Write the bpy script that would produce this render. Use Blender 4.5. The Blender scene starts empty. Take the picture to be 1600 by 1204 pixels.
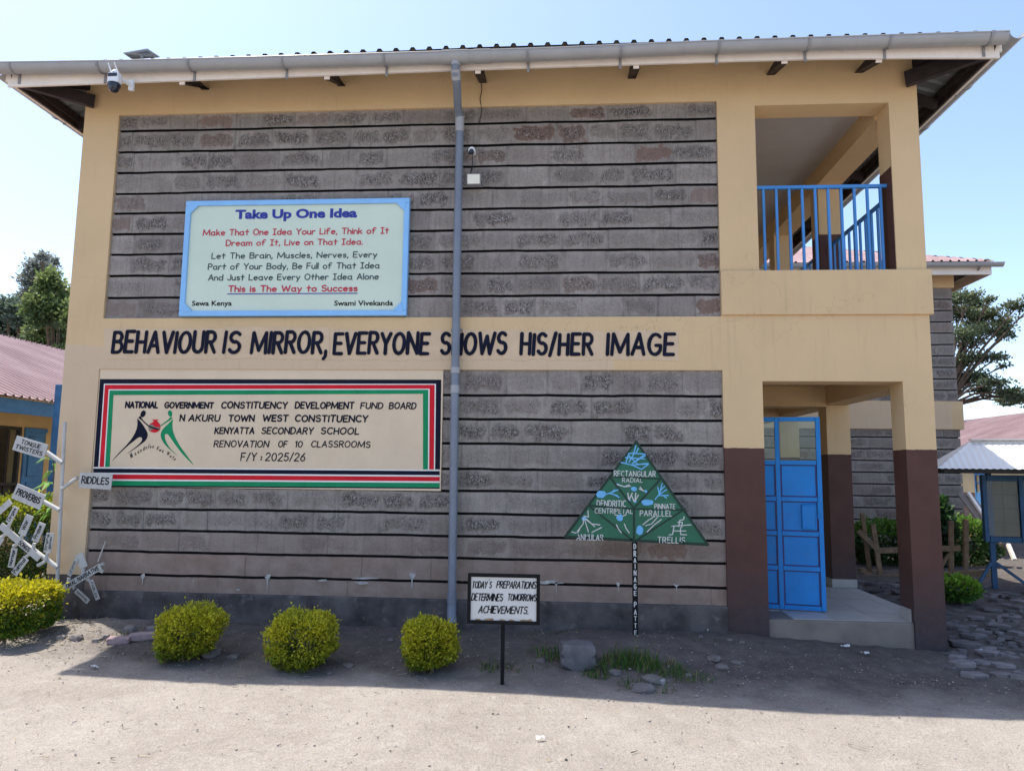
import bpy, bmesh, math, random
import numpy as np
from mathutils import Vector, Matrix, noise as mn
from mathutils.geometry import tessellate_polygon

random.seed(7); rng = np.random.default_rng(7)
sc = bpy.context.scene
R = math.radians

# ------------------------------------------------------------------ camera, sky, sun, exposure
CAM_R = np.array([[0.9975, 0.0693, 0.0116], [-0.0035, -0.1161, 0.9932], [-0.0702, 0.9908, 0.1156]])
u_, s_, vt_ = np.linalg.svd(CAM_R); CAM_R = u_ @ vt_
CAM_C = np.array([0.0, -7.2, 1.65]); FPX = 1134.98
cam_d = bpy.data.cameras.new('camera'); cam = bpy.data.objects.new('camera', cam_d)
sc.collection.objects.link(cam); sc.camera = cam
cam_d.sensor_width = 36; cam_d.lens = FPX / 1600 * 36
cam_d.clip_start = 0.05; cam_d.clip_end = 3000
mw = Matrix.Identity(4)
for i in range(3):
    mw[i][0] = CAM_R[0][i]; mw[i][1] = CAM_R[1][i]; mw[i][2] = -CAM_R[2][i]; mw[i][3] = CAM_C[i]
cam.matrix_world = mw
SUN_DIR = Vector((-2.0, 0.95, 5.68)).normalized()          # towards the sun
world = bpy.data.worlds.new('World'); sc.world = world; world.use_nodes = True
wn = world.node_tree; bg = wn.nodes['Background']
sky = wn.nodes.new('ShaderNodeTexSky'); sky.sky_type = 'NISHITA'; sky.sun_disc = False
sky.sun_elevation = math.asin(SUN_DIR.z); sky.sun_rotation = math.atan2(SUN_DIR.x, SUN_DIR.y)
sky.altitude = 1800; sky.air_density = 1.0; sky.dust_density = 6.5; sky.ozone_density = 0.7
wn.links.new(sky.outputs[0], bg.inputs[0]); bg.inputs[1].default_value = 0.15
sl = bpy.data.lights.new('sun', 'SUN'); sl.energy = 3.2; sl.angle = R(0.5); sl.color = (1.0, 0.93, 0.82)
so = bpy.data.objects.new('sun', sl); sc.collection.objects.link(so)
so.rotation_euler = SUN_DIR.to_track_quat('Z', 'Y').to_euler(); so.location = (-8, 4, 22)
sc.view_settings.view_transform = 'Standard'; sc.view_settings.look = 'None'
sc.view_settings.exposure = 1.2; sc.view_settings.gamma = 1
sc.cycles.max_bounces = 8; sc.cycles.transparent_max_bounces = 12

# ------------------------------------------------------------------ helpers
def at(u, v, y):
    """world point where the sight line through photo pixel (u, v) meets the vertical plane at depth y"""
    d = CAM_R.T @ np.array([(u - 800) / FPX, (602 - v) / FPX, 1.0])
    return Vector(CAM_C + d * (y - CAM_C[1]) / d[1])

def lin(c):
    return tuple(((x / 255 + 0.055) / 1.055) ** 2.4 if x / 255 > 0.04045 else x / 255 / 12.92 for x in c)

def tag(o, label=None, cat=None, group=None, kind=None):
    if label: o['label'] = label
    if cat: o['category'] = cat
    if group: o['group'] = group
    if kind: o['kind'] = kind
    return o

def wloc(o):
    p = Vector((0, 0, 0))
    while o is not None:
        p += o.location; o = o.parent
    return p

def thing(name, label, cat, loc, group=None):
    o = bpy.data.objects.new(name, None); o.empty_display_size = 0.2
    o.location = loc; sc.collection.objects.link(o)
    return tag(o, label, cat, group)

class MB:
    def __init__(s): s.v = []; s.f = []; s.m = []; s.t = []; s.uv = []
    def face(s, pts, m=0, t=(1, 1, 1), uv=None):
        b = len(s.v); s.v += [tuple(p) for p in pts]; s.f.append(tuple(range(b, b + len(pts))))
        s.m.append(m); s.t.append(t); s.uv.append(uv)
    def obox(s, c, ax, ay, az, m=0, t=(1, 1, 1)):
        """box: centre and three half-axis vectors (right-handed)"""
        c, ax, ay, az = map(Vector, (c, ax, ay, az)); b = len(s.v)
        for k in (-1, 1):
            for j in (-1, 1):
                for i in (-1, 1): s.v.append(tuple(c + ax * i + ay * j + az * k))
        for q in ((0, 2, 3, 1), (4, 5, 7, 6), (0, 1, 5, 4), (2, 6, 7, 3), (0, 4, 6, 2), (1, 3, 7, 5)):
            s.f.append(tuple(b + i for i in q)); s.m.append(m); s.t.append(t); s.uv.append(None)
    def box(s, x0, x1, y0, y1, z0, z1, m=0, t=(1, 1, 1)):
        s.obox(((x0 + x1) / 2, (y0 + y1) / 2, (z0 + z1) / 2), ((x1 - x0) / 2, 0, 0), (0, (y1 - y0) / 2, 0), (0, 0, (z1 - z0) / 2), m, t)
    def bar(s, p, q, w, h, up=(0, 0, 1), m=0, t=(1, 1, 1)):
        p, q = Vector(p), Vector(q); d = q - p; L = d.length; d.normalize()
        u = Vector(up); a = d.cross(u)
        if a.length < 1e-4: a = d.cross(Vector((0, 1, 0)))
        a.normalize(); u = a.cross(d)
        s.obox((p + q) / 2, d * L / 2, -a * w / 2, u * h / 2, m, t)
    def tube(s, pts, r, n=12, m=0, caps=True, t=(1, 1, 1)):
        pts = [Vector(p) for p in pts]; N = len(pts); rs = r if isinstance(r, (list, tuple)) else [r] * N
        ref = None; rings = []
        for i, p in enumerate(pts):
            d = (pts[min(i + 1, N - 1)] - pts[max(i - 1, 0)]).normalized()
            if ref is None:
                ref = d.cross(Vector((0, 0, 1)))
                if ref.length < 0.05: ref = d.cross(Vector((0, 1, 0)))
            ref = (ref - d * ref.dot(d)).normalized(); o = d.cross(ref)
            b = len(s.v)
            for k in range(n):
                a = 2 * math.pi * k / n; s.v.append(tuple(p + (ref * math.cos(a) + o * math.sin(a)) * rs[i]))
            rings.append(b)
        for i in range(N - 1):
            for k in range(n):
                k2 = (k + 1) % n
                s.f.append((rings[i] + k, rings[i] + k2, rings[i + 1] + k2, rings[i + 1] + k)); s.m.append(m); s.t.append(t); s.uv.append(None)
        if caps:
            s.f.append(tuple(rings[0] + k for k in range(n))[::-1]); s.m.append(m); s.t.append(t); s.uv.append(None)
            s.f.append(tuple(rings[-1] + k for k in range(n))); s.m.append(m); s.t.append(t); s.uv.append(None)
    def prism(s, pts, nvec, th, m=0, t=(1, 1, 1)):
        """flat polygon (3D points, counter-clockwise seen from nvec) given thickness th behind it"""
        n = Vector(nvec).normalized(); P = [Vector(p) for p in pts]; Q = [p - n * th for p in P]
        s.face(P, m, t); s.face(Q[::-1], m, t)
        for i in range(len(P)):
            j = (i + 1) % len(P); s.face([P[i], Q[i], Q[j], P[j]], m, t)
    def lathe(s, c, prof, n=20, m=0, axis=(0, 0, 1)):
        ax = Vector(axis).normalized(); a = ax.cross(Vector((0, 1, 0.01))).normalized(); b_ = ax.cross(a); c = Vector(c); rings = []
        for r, h in prof:
            b = len(s.v); rings.append(b)
            for k in range(n):
                q = 2 * math.pi * k / n; s.v.append(tuple(c + ax * h + (a * math.cos(q) + b_ * math.sin(q)) * max(r, 1e-4)))
        for i in range(len(prof) - 1):
            for k in range(n):
                k2 = (k + 1) % n; s.f.append((rings[i] + k, rings[i] + k2, rings[i + 1] + k2, rings[i + 1] + k)); s.m.append(m); s.t.append((1, 1, 1)); s.uv.append(None)
    def build(s, name, mats, parent=None, loc=None, smooth=False, bevel=0, angle=40):
        if not isinstance(mats, (list, tuple)): mats = [mats]
        org = wloc(parent) if parent is not None else Vector(loc if loc is not None else (0, 0, 0))
        me = bpy.data.meshes.new(name)
        ov = np.array(s.v, dtype=float) - np.array(org)
        me.from_pydata([tuple(p) for p in ov], [], s.f)
        for m in mats: me.materials.append(m)
        me.polygons.foreach_set('material_index', s.m)
        ca = me.color_attributes.new('tint', 'FLOAT_COLOR', 'CORNER')
        cols = []
        for f, t in zip(s.f, s.t): cols += (list(t) + [1.0]) * len(f)
        ca.data.foreach_set('color', cols)
        if any(x is not None for x in s.uv):
            ul = me.uv_layers.new(name='UVMap'); fl = []
            for f, x in zip(s.f, s.uv):
                for k in range(len(f)): fl += list(x[k]) if x is not None else [0.0, 0.0]
            ul.data.foreach_set('uv', fl)
        if smooth:
            me.polygons.foreach_set('use_smooth', [True] * len(me.polygons))
            me.set_sharp_from_angle(angle=R(angle))
        me.update(); me.validate()
        o = bpy.data.objects.new(name, me); sc.collection.objects.link(o)
        if parent is not None: o.parent = parent
        else: o.location = org
        if bevel:
            bm = o.modifiers.new('bevel', 'BEVEL'); bm.width = bevel; bm.segments = 2; bm.limit_method = 'ANGLE'; bm.angle_limit = R(50)
        return o

def np_mesh(name, V, F, mats, cols=None, parent=None, loc=(0, 0, 0), smooth=False):
    """fast mesh from arrays: V (n,3), F (m,k), face colours cols (m,3)"""
    org = np.array(wloc(parent)) if parent is not None else np.array(loc, float)
    me = bpy.data.meshes.new(name); V = np.asarray(V, float) - org; F = np.asarray(F, int); k = F.shape[1]
    me.vertices.add(len(V)); me.vertices.foreach_set('co', V.ravel())
    me.loops.add(F.size); me.loops.foreach_set('vertex_index', F.ravel())
    me.polygons.add(len(F)); me.polygons.foreach_set('loop_start', np.arange(len(F)) * k)
    try: me.polygons.foreach_set('loop_total', np.full(len(F), k))
    except Exception: pass
    if not isinstance(mats, (list, tuple)): mats = [mats]
    for m in mats: me.materials.append(m)
    me.update(calc_edges=True)
    if cols is not None:
        ca = me.color_attributes.new('tint', 'FLOAT_COLOR', 'CORNER')
        c4 = np.ones((F.size, 4)); c4[:, :3] = np.repeat(np.asarray(cols), k, axis=0); ca.data.foreach_set('color', c4.ravel())
    if smooth: me.polygons.foreach_set('use_smooth', [True] * len(F))
    me.validate()
    o = bpy.data.objects.new(name, me); sc.collection.objects.link(o)
    if parent is not None: o.parent = parent
    else: o.location = Vector(org)
    return o

# ------------------------------------------------------------------ materials
class NT:
    def __init__(s, name):
        s.mat = bpy.data.materials.new(name); s.mat.use_nodes = True; s.t = s.mat.node_tree
        s.bsdf = s.t.nodes['Principled BSDF']; s.tc = s.t.nodes.new('ShaderNodeTexCoord')
    def n(s, ty, **kw):
        x = s.t.nodes.new(ty)
        for k, v in kw.items(): setattr(x, k, v)
        return x
    def l(s, a, b): s.t.links.new(a, b)
    def noise(s, scale, detail=5, rough=0.55, vec=None, dist=0.0):
        x = s.n('ShaderNodeTexNoise'); x.inputs['Scale'].default_value = scale; x.inputs['Detail'].default_value = detail
        x.inputs['Roughness'].default_value = rough; x.inputs['Distortion'].default_value = dist
        s.l(vec if vec is not None else s.tc.outputs['Object'], x.inputs['Vector']); return x.outputs['Fac']
    def ramp(s, fac, p0, p1, c0=(0, 0, 0), c1=(1, 1, 1)):
        x = s.n('ShaderNodeValToRGB'); e = x.color_ramp.elements
        e[0].position = p0; e[1].position = p1; e[0].color = (*c0, 1); e[1].color = (*c1, 1)
        s.l(fac, x.inputs[0]); return x.outputs[0]
    def mix(s, fac, a, b, mode='MIX'):
        x = s.n('ShaderNodeMix', data_type='RGBA', blend_type=mode)
        for sock, val in ((x.inputs[0], fac), (x.inputs[6], a), (x.inputs[7], b)):
            if isinstance(val, (int, float)): sock.default_value = val
            elif isinstance(val, tuple): sock.default_value = (*val, 1)
            else: s.l(val, sock)
        return x.outputs[2]
    def math(s, op, a, b=0.0, c=None):
        x = s.n('ShaderNodeMath', operation=op)
        for i, val in enumerate((a, b, c)):
            if val is None: continue
            if isinstance(val, (int, float)): x.inputs[i].default_value = val
            else: s.l(val, x.inputs[i])
        return x.outputs[0]
    def bump(s, h, strength, dist=0.01):
        x = s.n('ShaderNodeBump'); x.inputs['Strength'].default_value = strength; x.inputs['Distance'].default_value = dist
        s.l(h, x.inputs['Height']); s.l(x.outputs[0], s.bsdf.inputs['Normal'])
    def done(s, col, rough=0.8, spec=0.3, metal=0.0):
        if isinstance(col, tuple): s.bsdf.inputs['Base Color'].default_value = (*col, 1)
        else: s.l(col, s.bsdf.inputs['Base Color'])
        if isinstance(rough, (int, float)): s.bsdf.inputs['Roughness'].default_value = rough
        else: s.l(rough, s.bsdf.inputs['Roughness'])
        s.bsdf.inputs['Specular IOR Level'].default_value = spec; s.bsdf.inputs['Metallic'].default_value = metal
        return s.mat
    def tint(s):
        a = s.n('ShaderNodeAttribute', attribute_name='tint'); return a.outputs['Color']

def M(name, col, rough=0.75, var=0.12, scale=6, bump=0.15, bscale=70, spec=0.3, metal=0.0, tint=False, dirt=0.0, dcol=(0.10, 0.085, 0.07)):
    t = NT(name); a = tuple(c * (1 - var) for c in col); b = tuple(min(1, c * (1 + var)) for c in col)
    c = t.ramp(t.noise(scale), 0.3, 0.7, a, b)
    if tint: c = t.mix(1.0, c, t.tint(), 'MULTIPLY')
    if dirt:
        d = t.ramp(t.noise(scale * 2.3, 8, 0.7), 0.56, 0.72); c = t.mix(t.math('MULTIPLY', d, dirt), c, dcol)
    if bump: t.bump(t.noise(bscale, 4), bump, 0.004)
    return t.done(c, rough, spec, metal)

def plaster(name, col, light):
    t = NT(name); sep = t.n('ShaderNodeSeparateXYZ'); t.l(t.tc.outputs['Object'], sep.inputs[0])
    base = t.ramp(t.noise(1.3, 6), 0.3, 0.7, tuple(c * 0.95 for c in col), tuple(c * 1.05 for c in col))
    z = t.math('ADD', sep.outputs[2], t.math('MULTIPLY', t.math('SUBTRACT', t.noise(5, 3), 0.5), 0.12))
    low = t.ramp(t.math('LESS_THAN', z, 2.9), 0.4, 0.6)
    lx = t.ramp(t.math('LESS_THAN', sep.outputs[0], 1.3), 0.4, 0.6)
    base = t.mix(t.math('MULTIPLY', t.math('MULTIPLY', low, lx), 0.85), base, light)      # repainted lower area
    sm = t.ramp(t.noise(9, 9, 0.75), 0.62, 0.78); base = t.mix(t.math('MULTIPLY', sm, 0.22), base, (0.24, 0.19, 0.13))
    mp = t.n('ShaderNodeMapping'); mp.inputs['Scale'].default_value = (7, 7, 0.7); t.l(t.tc.outputs['Object'], mp.inputs[0])
    st = t.ramp(t.noise(1.0, 6, 0.6, mp.outputs[0]), 0.55, 0.8); base = t.mix(t.math('MULTIPLY', st, 0.12), base, (0.3, 0.24, 0.17))
    mp3 = t.n('ShaderNodeMapping'); mp3.inputs['Scale'].default_value = (22, 22, 0.9); t.l(t.tc.outputs['Object'], mp3.inputs[0])
    st2 = t.math('MULTIPLY', t.ramp(t.noise(1.0, 7, 0.65, mp3.outputs[0]), 0.56, 0.74), t.ramp(t.noise(0.9, 3), 0.45, 0.62)); base = t.mix(t.math('MULTIPLY', st2, 0.28), base, (0.27, 0.20, 0.13))
    vo = t.n('ShaderNodeTexVoronoi', feature='DISTANCE_TO_EDGE'); vo.inputs['Scale'].default_value = 0.9
    wv = t.n('ShaderNodeVectorMath', operation='ADD'); nn = t.n('ShaderNodeTexNoise'); nn.inputs['Scale'].default_value = 3; nn.inputs['Detail'].default_value = 6; t.l(t.tc.outputs['Object'], nn.inputs['Vector'])
    t.l(t.tc.outputs['Object'], wv.inputs[0]); t.l(nn.outputs['Color'], wv.inputs[1]); t.l(wv.outputs[0], vo.inputs['Vector'])
    cr = t.math('MULTIPLY', t.math('LESS_THAN', vo.outputs['Distance'], 0.0035), t.ramp(t.noise(0.8, 2), 0.5, 0.6)); base = t.mix(t.math('MULTIPLY', cr, 0.22), base, (0.2, 0.15, 0.1))
    pk = t.ramp(t.noise(26, 6, 0.75), 0.74, 0.78); base = t.mix(t.math('MULTIPLY', pk, 0.35), base, (0.20, 0.16, 0.12))
    t.bump(t.math('ADD', t.noise(2.2, 5), t.math('MULTIPLY', t.noise(160, 3), 0.15)), 0.8, 0.014)
    return t.done(base, 0.75, 0.25)

def stone_mat():
    t = NT('dressed_stone'); uv = t.tc.outputs['UV']; sep = t.n('ShaderNodeSeparateXYZ'); t.l(uv, sep.inputs[0])
    tint = t.n('ShaderNodeAttribute', attribute_name='tint'); ts = t.n('ShaderNodeSeparateColor'); t.l(tint.outputs['Color'], ts.inputs[0])
    bu = t.math('FRACT', sep.outputs[0]); bid = t.math('FLOOR', sep.outputs[0])
    wn_ = t.n('ShaderNodeTexWhiteNoise', noise_dimensions='1D'); t.l(bid, wn_.inputs['W']); rnd = wn_.outputs['Value']
    def edge(o, w):
        a = t.math('MINIMUM', o, t.math('SUBTRACT', 1.0, o)); return t.math('MINIMUM', t.math('DIVIDE', a, w), 1.0)
    nz = t.noise(9, 7, 0.7, dist=0.6)
    ex = edge(bu, 0.16); ez = edge(sep.outputs[1], 0.36)
    mask = t.math('ADD', t.math('MULTIPLY', ex, ez), t.math('MULTIPLY', t.math('SUBTRACT', nz, 0.5), 3.2))
    mask = t.math('MULTIPLY', t.ramp(mask, 0.42, 0.95), ts.outputs[2])
    grey = t.ramp(t.noise(2.6, 8, 0.66), 0.28, 0.72, (0.205, 0.180, 0.160), (0.345, 0.312, 0.282))
    grey = t.mix(t.math('MULTIPLY', t.ramp(t.noise(20, 7, 0.7), 0.35, 0.65), 0.5), grey, (0.27, 0.243, 0.220))
    grey = t.mix(1.0, grey, t.ramp(rnd, 0.0, 1.0, (0.88, 0.87, 0.87), (1.10, 1.10, 1.10)), 'MULTIPLY')
    grey = t.mix(0.75, grey, t.mix(1.0, grey, t.ramp(t.noise(120, 5, 0.8), 0.36, 0.64, (0.62, 0.61, 0.60), (1.38, 1.38, 1.38)), 'MULTIPLY'))
    red = t.mix(t.math('MULTIPLY', ts.outputs[1], t.ramp(t.math('ADD', t.math('MULTIPLY', t.math('MULTIPLY', ex, ez), 0.5), t.math('MULTIPLY', nz, 1.6)), 0.95, 1.4)), grey, (0.20, 0.118, 0.090))
    mp = t.n('ShaderNodeMapping'); mp.inputs['Scale'].default_value = (1.5, 1, 1); mp.inputs['Rotation'].default_value = (0, 0.25, 0); t.l(t.tc.outputs['Object'], mp.inputs[0])
    hm = t.noise(56, 5, 0.76, mp.outputs[0], 0.3)
    gate = t.math('MULTIPLY', t.math('SUBTRACT', 1.0, mask), 0.13)
    drk = t.ramp(t.math('ADD', hm, gate), 0.445, 0.505, (1, 1, 1), (0, 0, 0)); spk = t.ramp(t.math('SUBTRACT', hm, gate), 0.545, 0.60)
    c = t.mix(t.math('MULTIPLY', mask, 0.30), red, (0.15, 0.128, 0.115))
    c = t.mix(t.math('MULTIPLY', drk, 0.85), c, (0.055, 0.047, 0.044))
    c = t.mix(t.math('MULTIPLY', spk, 0.75), c, (0.55, 0.53, 0.52))
    mp2 = t.n('ShaderNodeMapping'); mp2.inputs['Scale'].default_value = (16, 1, 1.2); t.l(t.tc.outputs['Object'], mp2.inputs[0])
    drip = t.ramp(t.noise(1.6, 6, 0.7, mp2.outputs[0]), 0.5, 0.72); c = t.mix(t.math('MULTIPLY', drip, 0.4), c, (0.082, 0.073, 0.070))
    wh = t.ramp(t.noise(7.5, 9, 0.8), 0.66, 0.76); c = t.mix(t.math('MULTIPLY', wh, 0.5), c, (0.42, 0.40, 0.39))
    jn = t.math('SUBTRACT', 1.0, edge(bu, 0.10)); c = t.mix(t.math('MULTIPLY', t.math('POWER', jn, 1.5), t.math('MULTIPLY', t.ramp(t.noise(4.5, 6, 0.75), 0.42, 0.64), 0.60)), c, (0.11, 0.098, 0.092))
    brown = t.mix(t.ramp(t.noise(5, 6, 0.6), 0.3, 0.7), (0.215, 0.150, 0.115), (0.325, 0.245, 0.205))
    brown = t.mix(t.math('MULTIPLY', wh, 0.35), brown, (0.42, 0.38, 0.35))
    c = t.mix(ts.outputs[0], c, brown)
    h = t.math('ADD', t.math('MULTIPLY', t.math('MULTIPLY', mask, hm), 2.0), t.math('ADD', t.math('MULTIPLY', t.noise(30, 5), 0.5), t.math('MULTIPLY', ex, 0.25)))
    t.bump(h, 0.8, 0.014)
    return t.done(c, 0.9, 0.2)

def brown_mat():
    t = NT('brown_gloss_paint'); sep = t.n('ShaderNodeSeparateXYZ'); t.l(t.tc.outputs['Object'], sep.inputs[0])
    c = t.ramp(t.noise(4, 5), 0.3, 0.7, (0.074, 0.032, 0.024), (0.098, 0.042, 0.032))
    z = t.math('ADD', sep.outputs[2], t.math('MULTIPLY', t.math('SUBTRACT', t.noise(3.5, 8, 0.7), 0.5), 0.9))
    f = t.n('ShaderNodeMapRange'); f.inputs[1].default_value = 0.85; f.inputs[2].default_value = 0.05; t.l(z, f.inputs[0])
    c = t.mix(t.math('MULTIPLY', f.outputs[0], 0.85), c, t.ramp(t.noise(12, 8, 0.7), 0.3, 0.7, (0.026, 0.027, 0.037), (0.058, 0.055, 0.064)))   # darker, bluer blotches towards the foot
    c = t.mix(t.math('MULTIPLY', t.ramp(t.noise(60, 2), 0.80, 0.82), 0.9), c, (0.45, 0.42, 0.38))                                            # flecks of plaster
    t.bump(t.noise(90, 4), 0.3, 0.004); return t.done(c, 0.62, 0.3)

def ground_mat():
    t = NT('dusty_ground'); co = t.tc.outputs['Object']
    sep = t.n('ShaderNodeSeparateXYZ'); t.l(co, sep.inputs[0])
    c = t.ramp(t.noise(0.9, 8, 0.6), 0.3, 0.7, (0.30, 0.268, 0.238), (0.40, 0.365, 0.33))
    c = t.mix(t.math('MULTIPLY', t.ramp(t.noise(5.5, 9, 0.72), 0.5, 0.72), 0.5), c, (0.46, 0.43, 0.395))
    c = t.mix(t.math('MULTIPLY', t.ramp(t.noise(13, 9, 0.75), 0.58, 0.74), 0.45), c, (0.20, 0.175, 0.15))
    mp = t.n('ShaderNodeMapping'); mp.inputs['Scale'].default_value = (12, 34, 20); mp.inputs['Rotation'].default_value = (0, 0, 0.12); t.l(co, mp.inputs[0])
    c = t.mix(t.math('MULTIPLY', t.ramp(t.noise(1.0, 9, 0.78, mp.outputs[0]), 0.54, 0.70), 0.65), c, (0.19, 0.165, 0.14))
    c = t.mix(t.math('MULTIPLY', t.ramp(t.noise(1.3, 9, 0.8, mp.outputs[0], 0.5), 0.55, 0.7), 0.5), c, (0.52, 0.48, 0.44))
    c = t.mix(0.6, c, t.mix(1.0, c, t.ramp(t.noise(95, 6, 0.8), 0.36, 0.64, (0.55, 0.54, 0.53), (1.35, 1.35, 1.35)), 'MULTIPLY'))
    # darker soil of the planting strip, along the foot of the wall
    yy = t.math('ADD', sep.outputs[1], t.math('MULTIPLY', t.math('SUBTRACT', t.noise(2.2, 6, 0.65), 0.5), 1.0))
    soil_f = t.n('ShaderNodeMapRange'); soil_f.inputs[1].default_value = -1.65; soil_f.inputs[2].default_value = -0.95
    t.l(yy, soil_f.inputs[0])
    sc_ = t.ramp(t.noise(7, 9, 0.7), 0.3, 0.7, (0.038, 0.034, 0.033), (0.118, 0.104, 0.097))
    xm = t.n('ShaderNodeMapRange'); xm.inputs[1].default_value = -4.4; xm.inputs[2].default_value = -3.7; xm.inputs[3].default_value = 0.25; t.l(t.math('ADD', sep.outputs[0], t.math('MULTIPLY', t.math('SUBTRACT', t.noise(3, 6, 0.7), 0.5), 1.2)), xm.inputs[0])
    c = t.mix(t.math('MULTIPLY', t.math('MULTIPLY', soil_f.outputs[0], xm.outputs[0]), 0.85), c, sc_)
    mpf = t.n('ShaderNodeMapping'); mpf.inputs['Scale'].default_value = (4.2, 2.4, 1); mpf.inputs['Rotation'].default_value = (0, 0, 0.5); t.l(co, mpf.inputs[0])
    ft = t.n('ShaderNodeTexVoronoi'); ft.inputs['Scale'].default_value = 1.0; t.l(mpf.outputs[0], ft.inputs['Vector'])
    foot = t.math('MULTIPLY', t.ramp(ft.outputs['Distance'], 0.12, 0.30, (1, 1, 1), (0, 0, 0)), t.ramp(t.noise(1.1, 3), 0.48, 0.58))     # scuffed footprints
    c = t.mix(t.math('MULTIPLY', foot, 0.22), c, (0.24, 0.21, 0.18))
    vor = t.n('ShaderNodeTexVoronoi'); vor.inputs['Scale'].default_value = 42; t.l(co, vor.inputs['Vector'])
    h = t.math('ADD', t.noise(6, 8, 0.65), t.math('ADD', t.math('MULTIPLY', t.noise(55, 6, 0.7), 0.5), t.math('ADD', t.math('MULTIPLY', vor.outputs['Distance'], 0.12), t.math('MULTIPLY', foot, -0.35))))
    t.bump(h, 1.0, 0.035)
    return t.done(c, 0.95, 0.12)

def leaf_mat(name, sheen=0.35):
    t = NT(name); c = t.mix(0.25, t.tint(), t.mix(1.0, t.tint(), t.ramp(t.noise(40, 2), 0.3, 0.7, (0.6, 0.6, 0.6), (1.3, 1.3, 1.3)), 'MULTIPLY'))
    m = t.done(c, 0.5, sheen)
    tr = t.n('ShaderNodeBsdfTranslucent'); t.l(c, tr.inputs[0]); mx = t.n('ShaderNodeMixShader'); mx.inputs[0].default_value = 0.42
    out = t.t.nodes['Material Output']; t.l(t.bsdf.outputs[0], mx.inputs[1]); t.l(tr.outputs[0], mx.inputs[2]); t.l(mx.outputs[0], out.inputs[0])
    return m

def roof_mat(name, col, fade, metal=0.1, rough=0.45):
    t = NT(name); c = t.ramp(t.noise(1.2, 6), 0.35, 0.7, col, fade)
    mp = t.n('ShaderNodeMapping'); mp.inputs['Scale'].default_value = (3, 3, 3); t.l(t.tc.outputs['Object'], mp.inputs[0])
    c = t.mix(t.math('MULTIPLY', t.ramp(t.noise(3, 9, 0.75), 0.62, 0.75), 0.5), c, tuple(x * 0.45 for x in col))
    t.bump(t.noise(30, 3), 0.1, 0.004); return t.done(c, rough, 0.4, metal)

def glass_mat():
    t = NT('window_glass'); m = t.done((0.75, 0.85, 0.85), 0.05, 0.5)
    tr = t.n('ShaderNodeBsdfTransparent'); tr.inputs[0].default_value = (0.85, 0.92, 0.92, 1); mx = t.n('ShaderNodeMixShader'); mx.inputs[0].default_value = 0.965
    gl = t.n('ShaderNodeBsdfGlossy'); gl.inputs['Roughness'].default_value = 0.05
    t.l(gl.outputs[0], mx.inputs[1]); t.l(tr.outputs[0], mx.inputs[2]); t.l(mx.outputs[0], t.t.nodes['Material Output'].inputs[0]); return m

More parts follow.
